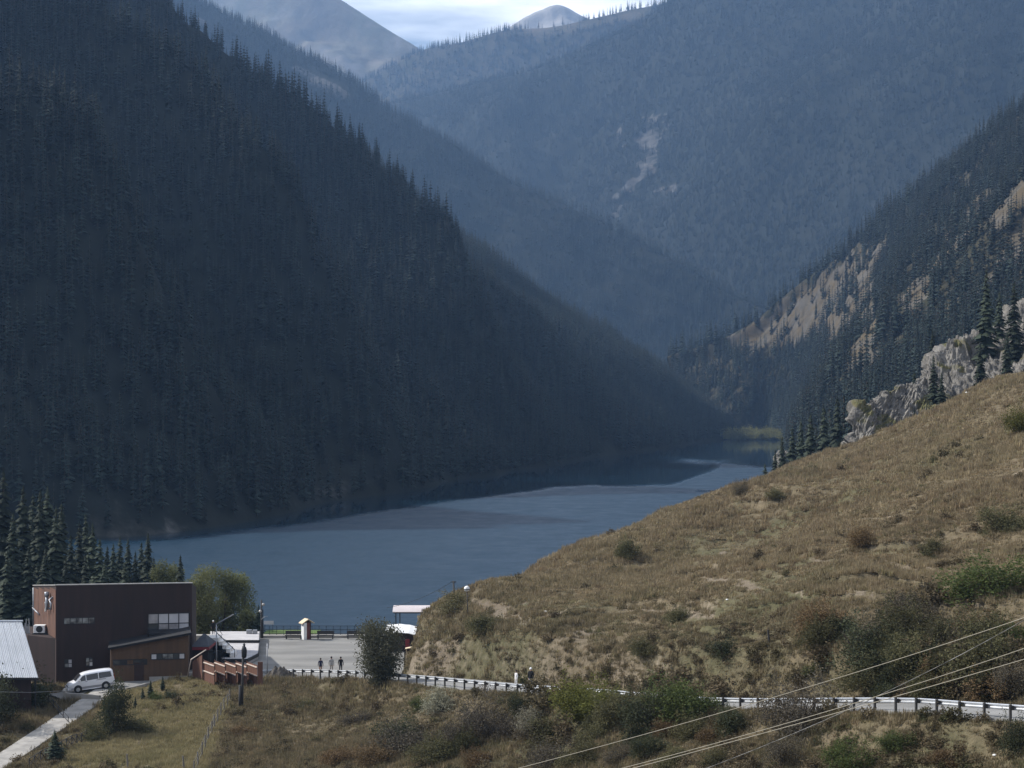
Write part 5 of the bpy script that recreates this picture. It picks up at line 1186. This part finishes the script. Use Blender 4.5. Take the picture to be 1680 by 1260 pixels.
b = MB(); b.lathe([(0.05, -.30), (0.2, -.24), (0.29, -.08), (0.3, .05), (0.22, .22), (0.08, .30)], 14, (tq.x, pl_.y, tq.z+.25)); b.build('globe', M_white, e, True)
b = MB(); b.lathe([(0.31, -.05), (0.31, 0.03)], 14, (tq.x, pl_.y, tq.z+.22)); b.build('band', M_dark, e)

# overhead wires in front, lower right
M_wire = mat('bare_wire', (0.30, 0.27, 0.21), 0.6, 0.1)
M_wire2 = mat('twisted_wire', (0.30, 0.29, 0.27), 0.6, 0.2, col2=(0.05, 0.05, 0.05), scale=3)
for (a, md, c, m_, rad, lab) in (
   ((1760, 986, 46), (1280, 1141, 52), (760, 1284, 58), M_wire, 0.011, 'topmost pale wire of the four crossing the lower right'),
   ((1760, 1036, 45), (1300, 1184, 50), (880, 1296, 56), M_wire, 0.011, 'second pale wire, just above the lowest pale one'),
   ((1760, 1058, 44), (1300, 1190, 49), (880, 1302, 55), M_wire, 0.0115, 'lowest pale wire crossing the lower right corner'),
   ((1760, 970, 47), (1320, 1196, 52), (1020, 1310, 57), M_wire2, 0.010, 'twisted dark and pale wire crossing the others')):
    A3, M3, C3 = P(*a), P(*md), P(*c); tm = (md[0]-a[0])/(c[0]-a[0]); pts = []
    for t in np.linspace(-0.05, 1.1, 24):
        # quadratic through the three points
        l0 = (t-tm)*(t-1)/(tm); l1 = t*(t-1)/((tm)*(tm-1)); l2 = t*(t-tm)/((1-tm)); pts.append(A3*l0+M3*l1+C3*l2)
    b = MB(); b.tube(pts, rad, 6); tag(b.build('power_line', m_, None, True), lab, 'wire')
wire_l = [P(-60, 1134, 150), P(50, 1136, 165), P(112, 1133, 182)]
b = MB(); b.tube(wire_l, 0.018, 5); tag(b.build('service_wire', M_grey), 'thin wire running from the left edge to the parking slab', 'wire')

# ------------------------------------------------------------------ lakeside railing, benches, booth, sign
rl = thing('lakeside_railing', 'dark iron railing along the lake edge of the plaza', 'railing', (0, 0, 0))
xs = np.arange(-31.0, -12.6, 0.88); yr = 227.15; zb = PZ+.28
rp = MB().box((-.03, -.03, 0), (.03, .03, 1.12)).mesh('post', M_iron); bp_ = MB().box((-.012, -.012, .12), (.012, .012, 1.0)).mesh('baluster', M_iron)
for i, x in enumerate(xs):
    o = link('post', rp, rl); o.location = (x, yr, zb-.01)
    for k in range(1, 6): o = link('baluster', bp_, rl); o.location = (x+.88*k/6, yr, zb)
for z in (0.14, 0.62, 1.08): b = MB(); b.box((xs[0], yr-.02, zb+z-.025), (xs[-1]+.88, yr+.02, zb+z+.025)); b.build('rail', M_iron, rl)
for (u, lab) in ((482, 'dark bench left of the little booth by the railing'), (534, 'dark bench right of the booth by the railing'), (583, 'dark bench farthest right along the railing')):
    d = 226.2 if u != 482 else 226.25; p = P(u, 1047, 225.3); e = thing('park_bench', lab, 'bench', (p.x, 225.2, PZ))
    b = MB(); b.box((-1.05, -.25, .42), (1.05, .2, .48)); b.build('seat', M_post, e)
    b = MB(); b.box((-1.05, .22, .55), (1.05, .27, .98)); b.build('backrest', M_post, e)
    for x in (-.9, .9): b = MB(); b.box((x-.05, -.22, 0), (x+.05, .25, .42)); b.box((x-.04, .272, 0.3), (x+.04, .33, .98)); b.build('leg', M_iron, e)
p = P(503, 1048, 225); bo = thing('wooden_booth', 'narrow white and brown booth with a little gable roof', 'booth', (p.x, 225.0, PZ), 0.55)
b = MB(); b.box((-.14, -.35, 0), (.32, .35, 2.05)); b.build('wall', mat('booth_wood', (0.16, 0.055, 0.045), 0.8, var=0.3, scale=2), bo)
b = MB(); b.box((-.55, -.38, 0), (-.145, .38, 2.06)); b.build('side_panel', M_white, bo)
b = MB(); b.box((.325, -.38, 0), (.42, .38, 2.06)); b.build('side_panel', M_clad, bo)
M_gold = mat('pale_shingle', (0.62, 0.50, 0.34), 0.7)
for s in (-1, 1):
    b = MB(); b.hexa([(0, -.55, 2.45), (s*.82, -.55, 1.95), (s*.82, .55, 1.95), (0, .55, 2.45), (0, -.55, 2.55), (s*.82, -.55, 2.05), (s*.82, .55, 2.05), (0, .55, 2.55)]); b.build('roof', M_gold, bo)
b = MB(); b.prism([(-.5, -.34), (.4, -.34), (.4, -.30), (-.5, -.30)], 2.07, 2.12); b.quad([(-.55, -.345, 2.07), (.45, -.345, 2.07), (-.02, -.345, 2.42)]); b.build('gable', M_clad, bo)
p = P(441, 1030, 229.5); sg = thing('notice_board', 'small pale notice board on two legs by the lawn', 'sign', (p.x, 229.5, PZ+.3))
b = MB(); b.box((-.62, -.03, .95), (.62, .03, 1.4)); b.build('board', M_blind, sg)
for x in (-.5, .5): b = MB(); b.box((x-.03, .035, 0), (x+.03, .09, 1.3)); b.build('leg', M_iron, sg)

# ------------------------------------------------------------------ shelter and kiosk at the foot of the mound
sh_ = thing('lake_shelter', 'open shelter with curved pale roof on four dark posts', 'shelter', (0, 0, 0))
x0, x1 = P(645, 1000, 229).x, P(706, 1000, 229).x; y0, y1 = 227.8, 231.5; zt_ = P(660, 1007, 228).z
b = MB(); n_ = 10; M_pink = mat('pale_sheet_roof', (0.55, 0.49, 0.48), 0.6, var=0.1, scale=1)
for i in range(n_):
    t0, t1 = i/n_, (i+1)/n_; f = lambda t: (y0+(y1-y0)*t, zt_+0.75*math.sin(math.pi*(0.08+0.75*t)))
    (ya, za), (yb, zb_) = f(t0), f(t1); b.hexa([(x0, ya, za), (x1, ya, za), (x1, yb, zb_), (x0, yb, zb_), (x0, ya, za+.08), (x1, ya, za+.08), (x1, yb, zb_+.08), (x0, yb, zb_+.08)])
b.build('roof', M_pink, sh_)
for x in (x0+.2, x0+.9, x1-1.1, x1-.35):
    y = y0+.25 if x in (x0+.9, x1-1.1) else y1-.3
    b = MB(); b.tube([(x, y, 1.5), (x, y, zt_+.25)], 0.07, 7); b.build('post', M_dark, sh_)
b = MB(); b.beam((x0+.1, y0+.25, zt_+.12), (x1-.1, y0+.25, zt_+.12), .08, .14); b.build('beam', M_dark, sh_)
dk = MB(); dk.box((x0-.3, y0-.2, 2.6), (x1+.3, y1+.2, 3.9)); dk.build('floor_slab', M_conc, sh_)
kk = thing('stall', 'small stall with bright white sheet roof below the shelter', 'stall', (0, 0, 0))
x0, x1 = P(634, 1025, 216).x, P(683, 1025, 216).x; zt_ = P(650, 1036, 214).z
b = MB(); nn_ = 14
for i in range(nn_):
    xa, xb = x0+(x1-x0)*i/nn_, x0+(x1-x0)*(i+1)/nn_; za = zt_+.03*math.sin(i*1.3)-(0.25 if i > 8 else 0)*(i-8)/6; zb_ = zt_+.03*math.sin((i+1)*1.3)-(0.25 if i+1 > 8 else 0)*(i-7)/6
    b.hexa([(xa, 213.6, za-.12), (xb, 213.6, zb_-.12), (xb, 217.5, zb_+.35), (xa, 217.5, za+.35), (xa, 213.6, za-.04), (xb, 213.6, zb_-.04), (xb, 217.5, zb_+.43), (xa, 217.5, za+.43)])
b.build('roof', M_white, kk)
b = MB(); b.box((x0+.4, 214.2, PZ), (x1-.1, 217.2, zt_-.18)); b.build('wall', M_clad, kk)
b = MB(); b.box((x1-1.2, 214.12, PZ+.3), (x1-.7, 214.19, zt_-.9)); b.build('red_panel', M_red, kk)
p = P(671, 1055, 209); e = thing('wooden_sign', 'small wooden stand with slanted top at the foot of the mound', 'sign', (p.x, p.y, Z1(p.x, p.y)))
for x in (-.3, .3): b = MB(); b.box((x-.05, -.05, -.2), (x+.05, .05, 1.1)); b.build('leg', M_gold, e)
b = MB(); b.hexa([(-.5, -.3, 1.05), (.5, -.3, 1.25), (.5, .3, 1.3), (-.5, .3, 1.1), (-.5, -.3, 1.12), (.5, -.3, 1.32), (.5, .3, 1.37), (-.5, .3, 1.17)]); b.build('top', M_gold, e)
# rubble heap and barrier beside the guardrail start
M_rub = mat('rubble', (0.13, 0.115, 0.10), 0.95, col2=(0.08, 0.07, 0.06), scale=3, bump=.5)
g = np.stack(np.meshgrid(np.linspace(-1, 1, 40), np.linspace(-1, 1, 24)), -1); rr = np.clip(1-(g[..., 0]**2+g[..., 1]**2), 0, 1)
hz = rr*0.75*(1+.5*fbm(g[..., 0]*3, g[..., 1]*3, 4, 7))-.06; c = P(462, 1108, 194.5)
tag(link('rubble_heap', np_mesh('rubble_heap', np.stack([c.x+g[..., 0]*2.0, c.y+g[..., 1]*1.1, PZ+hz*1.25], -1).reshape(-1, 3), grid_faces(24, 40), [M_rub])), 'grey heap of rubble behind the start of the guardrail', 'rubble')
br_ = thing('barrier', 'small white barrier frame behind the guardrail beside the rubble', 'barrier', (0, 0, 0)); p = P(481, 1109, 194)
b = MB(); b.beam((p.x-.55, p.y, PZ+.85), (p.x+.6, p.y, PZ+.7), .04, .10); b.build('board', M_white, br_)
for x in (-.5, .55): b = MB(); b.beam((p.x+x, p.y+.045, PZ), (p.x+x, p.y+.045, PZ+.9), .05, .05); b.build('leg', M_rail, br_)
for i, (u, v, s, lab) in enumerate(((1193,985,.14,'small white stone on the path of the upper hill'),(895,1005,.2,'little white stone on the mound track'),(232,1195,.15,'white litter scrap on the grass below the verge'),(1632,1243,.13,'white scrap in the bushes at the bottom right'),(1586,646,.3,'flat white stone on the hill crest before the crag'))):
    p = G(u, v); b = MB(); b.lathe([(s*.6, 0), (s, s*.25), (s*.75, s*.6), (s*.2, s*.75)], 7, p); tag(b.build('white_stone', M_white), lab, 'stone')
wr = P(1306, 763, 470); b = MB(); b.box((wr.x-3.0, wr.y, wr.z-.25), (wr.x+2.2, wr.y+3, wr.z+.05)); b.box((wr.x-2.6, wr.y+.4, 2), (wr.x+1.8, wr.y+2.6, wr.z-.25), 1); tag(b.build('shore_hut', [M_white, M_clad]), 'low hut with a white roof among the spruces at the hill tip', 'hut')
# ------------------------------------------------------------------ parked van
M_vanp = mat('white_car_paint', (0.74, 0.74, 0.76), 0.28, coat=0.6, var=0.04, scale=1)
M_vang = mat('tinted_glass', (0.012, 0.013, 0.016), 0.08, spec=0.6)
M_tyre = mat('tyre', (0.02, 0.02, 0.02), 0.85); M_rim = mat('alloy', (0.42, 0.42, 0.43), 0.35, 0.7)
M_lamp = mat('lamp_glass', (0.75, 0.76, 0.78), 0.12, spec=0.7); M_tail = mat('tail_lamp', (0.35, 0.02, 0.02), 0.2)
M_vgrey = mat('silver_cladding', (0.36, 0.36, 0.38), 0.4, 0.3)
vp = Vector((P(150, 1134, 189.6).x, 189.4, 0))
dvz = seg_dist(np.array([vp.x-1.3, vp.x+1.3]), np.array([vp.y-.5, vp.y+.5]), DRIVE)[1]; vp.z = float(dvz.mean())+0.05
van = thing('parked_van', 'white minivan parked facing left in front of the brown building', 'van', vp, math.radians(22))
van.rotation_euler = (0, math.radians(-5.0), math.radians(22))
ST = [(-2.36, .62, .70, .40), (-2.33, .74, .82, .36), (-2.2, .86, 1.00, .34), (-1.75, .88, 1.14, .34), (-1.6, .88, 1.20, .34), (-1.25, .88, 1.52, .34), (-.92, .88, 1.80, .34), (-.6, .88, 1.91, .34), (0, .88, 1.97, .34), (.8, .88, 1.99, .34), (1.6, .88, 1.98, .34), (2.1, .88, 1.94, .36), (2.26, .87, 1.86, .40), (2.34, .85, 1.25, .42), (2.38, .80, .80, .46)]
def side_y(z): return float(np.interp(z, [.34, .55, 1.12, 1.80, 2.0], [.83, .88, .88, .76, .60]))
rows = []
for (x, w, h, z0) in ST:
    sec = []
    for f in (0, .12, .3, .5, .68, .84, .94, 1.0): z = z0+(h-z0)*f; sec.append((x, side_y(z)*w/.88*(1 if f < .9 else (.93 if f < 1 else .80)), z))
    sec.append((x, .40*w, h+.035)); sec.append((x, 0, h+.045))
    full = [(x, -y, z) for (x, y, z) in sec]+[(x, y, z) for (x, y, z) in reversed(sec[:-1])]; rows.append(full)
rows = np.array(rows); nr_, nc_ = rows.shape[:2]
b = MB(); b.v = [tuple(p) for p in rows.reshape(-1, 3)]; b.f = [tuple(int(k) for k in f) for f in grid_faces(nr_, nc_)]; b.f.append(tuple(range(nc_))); b.f.append(tuple((nr_-1)*nc_+j for j in range(nc_-1, -1, -1)))
b.f += [(i*nc_, (i+1)*nc_, (i+1)*nc_+nc_-1, i*nc_+nc_-1) for i in range(nr_-1)]; b.m = [0]*len(b.f)
body = b.build('body', M_vanp, van, True)
def side_panel(name, poly, m, off=.012, parent=van):
    for s in (-1, 1):
        b = MB(); b.quad([(x, s*(side_y(z)+off), z) for (x, z) in poly]); b.build(name, m, parent)
side_panel('side_window', [(-1.32, 1.18), (-.55, 1.18), (-.55, 1.73), (-.86, 1.68)], M_vang)
side_panel('side_window', [(-.47, 1.18), (.72, 1.20), (.72, 1.80), (-.47, 1.74)], M_vang)
side_panel('side_window', [(.80, 1.20), (2.12, 1.24), (2.02, 1.79), (.80, 1.80)], M_vang)
side_panel('lower_cladding', [(-2.1, .36), (2.2, .38), (2.2, .60), (-2.1, .58)], M_vgrey)
side_panel('door_handle', [(-.62, 1.05), (-.42, 1.05), (-.42, 1.10), (-.62, 1.10)], M_dark, .02)
side_panel('slide_track', [(.5, 1.08), (1.5, 1.09), (1.5, 1.125), (.5, 1.12)], M_dark, .016)
b = MB(); b.quad([(-1.60, -.72, 1.225), (-1.60, .72, 1.225), (-.98, .62, 1.80), (-.98, -.62, 1.80)]); b.v = [(x-.03, y, z+.035) for x, y, z in b.v]; b.build('windscreen', M_vang, van)
b = MB(); b.quad([(2.325, -.66, 1.30), (2.325, .66, 1.30), (2.30, .58, 1.80), (2.30, -.58, 1.80)]); b.build('rear_window', M_vang, van)
for s in (-1, 1):
    b = MB(); b.box((-2.37, s*.40-(.0 if s > 0 else .32), .66), (-2.22, s*.40+(.32 if s > 0 else 0), .84)); b.build('headlight', M_lamp, van, bevel=.02)
    b = MB(); b.box((2.33, s*.66-.09, .95), (2.395, s*.66+.09, 1.5)); b.build('tail_light', M_tail, van, bevel=.01)
    b = MB(); b.box((-1.22, s*.98-.09, 1.14), (-1.10, s*.98+.09, 1.32)); b.build('mirror', M_vanp, van, bevel=.03)
    b = MB(); b.tube([(-.95, s*.93, .30), (.95, s*.93, .30)], .05, 8); b.build('side_step', M_vanp, van, True)
b = MB(); b.box((-2.46, -.80, .38), (-2.28, .80, .58)); b.build('bumper', M_vanp, van, bevel=.04)
b = MB(); b.box((-2.385, -.38, .66), (-2.32, .38, .80)); b.build('grille', M_dark, van, bevel=.01)
b = MB(); b.tube([(-2.5, -.5, .42), (-2.52, -.45, .80), (-2.52, .45, .80), (-2.5, .5, .42)], .035, 7); b.build('bull_bar', M_rim, van, True)
tyre = MB().lathe([(.20, -.11), (.33, -.11), (.36, -.07), (.36, .07), (.33, .11), (.20, .11)], 24).mesh('tyre', M_tyre, True); rim = MB().lathe([(.05, -.125), (.20, -.115), (.22, -.08), (.22, .08), (.20, .115), (.05, .125)], 16).mesh('rim', M_rim)
arch = MB().lathe([(.30, -.02), (.43, -.02), (.43, .02), (.30, .02)], 22).mesh('wheel_arch', M_dark)
for x in (-1.42, 1.42):
    for s in (-1, 1):
        o = link('wheel', tyre, van); o.location = (x, s*.80, .36); o.rotation_euler = (math.radians(90), 0, 0); q = link('rim', rim, o); q.location = (0, 0, 0)
        o = link('wheel_arch', arch, van); o.location = (x, s*.872, .40); o.rotation_euler = (math.radians(90), 0, 0)

# ------------------------------------------------------------------ people
M_skin = mat('skin', (0.42, 0.26, 0.19), 0.6); M_hair = mat('dark_hair', (0.02, 0.016, 0.014), 0.7); M_shoe = mat('dark_shoe', (0.03, 0.03, 0.03), 0.7)
def cloth(n_, c): return mat(n_, c, 0.9, var=0.2, scale=6)
def person(label, p, h, rz, jacket, trousers, head, stride=0.2, lean=0.0, coat=0.86, bag=None):
    V = []; E = []; R = []
    def add(co, r, par=None):
        V.append(co); R.append(r); k = len(V)-1
        if par is not None: E.append((par, k))
        return k
    pel = add((0, 0, .95), (.150, .115)); sp = add((0, .01, 1.14), (.145, .11), pel); ch = add((0, lean, 1.36), (.175, .12), sp); nk = add((0, lean+.01, 1.50), (.06, .06), ch)
    hd = add((0, lean+.02, 1.585), (.083, .092), nk); ht = add((0, lean+.02, 1.68), (.072, .084), hd); add((0, lean+.015, 1.735), (.035, .04), ht)
    for s in (-1, 1):
        st_ = stride*s
        hp = add((.095*s, 0, .88), (.098, .10), pel); kn = add((.10*s, st_*.5+.03, .49), (.066, .068), hp); an = add((.10*s, st_*.9-.03*(s < 0), .10+.03*(s < 0)), (.046, .05), kn); add((.11*s, st_*.9+.13, .045), (.04, .034), an)
        shd = add((.19*s, lean, 1.405), (.068, .068), ch); el = add((.255*s, lean-st_*.25-.02, 1.13), (.052, .052), shd); wr_ = add((.265*s, lean-st_*.7+.05, .90), (.037, .037), el)
        hnd = add((.262*s, lean-st_*.75+.07, .84), (.038, .025), wr_); add((.258*s, lean-st_*.78+.085, .765), (.026, .016), hnd); add((.238*s, lean-st_*.75+.11, .815), (.014, .014), hnd)
    me = bpy.data.meshes.new('skel'); me.from_pydata(V, E, []); o = bpy.data.objects.new('skel', me); COL.objects.link(o)
    md = o.modifiers.new('skin', 'SKIN'); md.use_smooth_shade = True
    for i, r_ in enumerate(R): me.skin_vertices[0].data[i].radius = r_; me.skin_vertices[0].data[i].use_root = (i == 0)
    ss = o.modifiers.new('sub', 'SUBSURF'); ss.levels = 2; ss.render_levels = 2
    dg = bpy.context.evaluated_depsgraph_get(); dg.update(); m2 = bpy.data.meshes.new_from_object(o.evaluated_get(dg)); bpy.data.objects.remove(o)
    m2.materials.clear()
    for q in (M_skin, jacket, trousers, head, M_shoe): m2.materials.append(q)
    for f in m2.polygons:
        c = f.center; z = c.z; k = 2
        if z < .085: k = 4
        elif abs(c.x) > .19 and z < .885: k = 0
        elif z > coat and z < 1.50: k = 1
        elif z > 1.50:
            k = 0
            if z > 1.675 or (c.y < lean+.01 and z > 1.575): k = 3
        f.material_index = k
    m2.name = 'person'; e = link('person', m2); e.location = p; e.scale = (h/1.76,)*3; e.rotation_euler = (0, 0, rz); tag(e, label, 'person')
    b = MB()                                   # nose and ears, then the hair or cap as a child
    hb = MB(); hb.lathe([(.098, 1.635), (.102, 1.67), (.088, 1.73), (.05, 1.775), (.01, 1.785)], 12, (0, lean+.008, 0)); 
    if head is M_cap: hb.hexa([(-.07, lean+.07, 1.648), (.07, lean+.07, 1.648), (.055, lean+.18, 1.64), (-.055, lean+.18, 1.64), (-.07, lean+.07, 1.662), (.07, lean+.07, 1.662), (.055, lean+.18, 1.652), (-.055, lean+.18, 1.652)])
    hb.build('cap' if head is M_cap else 'hair', head, e, True)
    fb = MB(); fb.hexa([(-.016, lean+.10, 1.575), (.016, lean+.10, 1.575), (.010, lean+.135, 1.578), (-.010, lean+.135, 1.578), (-.008, lean+.10, 1.625), (.008, lean+.10, 1.625), (.006, lean+.11, 1.62), (-.006, lean+.11, 1.62)])
    for s in (-1, 1): fb.box((s*.085-.012, lean-.01, 1.575), (s*.085+.012, lean+.03, 1.63))
    fb.build('nose_and_ears', M_skin, e)
    eb = MB()
    for s in (-1, 1): eb.box((s*.034-.012, lean+.096, 1.622), (s*.034+.012, lean+.106, 1.632))
    eb.box((-.024, lean+.098, 1.545), (.024, lean+.107, 1.552)); eb.build('eyes_and_mouth', M_hair, e)
    if bag is not None:
        bb_ = MB(); bb_.box((-.15, lean-.28, 1.02), (.15, lean-.115, 1.44)); bb_.build('backpack', bag, e, bevel=.05)
    return e
M_cap = mat('white_cap', (0.75, 0.74, 0.72), 0.8)
J = {k: cloth(k, c) for k, c in dict(navy_jacket=(.018, .022, .05), grey_top=(.30, .29, .28), black_jacket=(.012, .012, .014), white_coat=(.72, .70, .68), pale_trousers=(.38, .37, .36), black_trousers=(.015, .015, .017), beige_trousers=(.34, .30, .26), tan_legs=(.32, .19, .13)).items()}
def ground_p(u, v): d = (EYE-PZ)*FOC/(v-HOR); return Vector(((u-840)/FOC*d, d, PZ+.002))
person('walker in navy jacket, leftmost of the three on the plaza', ground_p(526, 1105.5), 1.70, math.radians(8), J['navy_jacket'], J['tan_legs'], M_hair, .12, coat=.80)
person('walker all in light grey, middle of the three on the plaza', ground_p(543.7, 1105), 1.83, math.radians(-5), J['grey_top'], J['beige_trousers'], M_hair, .10)
person('walker all in black, rightmost of the three on the plaza', ground_p(559, 1104.5), 1.78, math.radians(4), J['black_jacket'], J['black_trousers'], M_hair, .2)
def road_p(u, off=0.6):
    best = min(range(len(roadq)), key=lambda i: abs(840+FOC*(roadq[i][0])/(roadq[i][1])-u)); q = roadq[best]; return Vector(((u-840)/FOC*(q[1]-off*0), q[1]+0.0, q[2]+.05))
person('walker in white cap, black jacket and pale trousers on the road', road_p(871), 1.86, math.radians(150), J['black_jacket'], J['pale_trousers'], M_cap, .15)
person('person in a long white coat walking on the road', road_p(847), 1.52, math.radians(120), J['white_coat'], J['white_coat'], M_hair, .06, coat=.4)
p = P(351, 1043, 223); person('dark dressed person with white cap on the white terrace', Vector((p.x, 222.5, 5.003)), 1.72, math.radians(190), J['black_jacket'], J['black_trousers'], M_cap, .05)

# ------------------------------------------------------------------ haze over the valley
hz = bpy.data.materials.new('valley_haze'); hz.use_nodes = True; n = hz.node_tree.nodes; l = hz.node_tree.links; n.clear()
ho = n.new('ShaderNodeOutputMaterial'); pv = n.new('ShaderNodeVolumePrincipled'); pv.inputs['Color'].default_value = (*HAZE_COLOR, 1); pv.inputs['Density'].default_value = HAZE_DENSITY; pv.inputs['Anisotropy'].default_value = 0.35
l.new(pv.outputs['Volume'], ho.inputs['Volume'])
b = MB(); b.box((-7500, -2500, -12), (7500, 8200, 1400)); o = b.build('haze', hz); tag(o, 'thin blue haze filling the whole valley', 'haze', None, 'stuff')
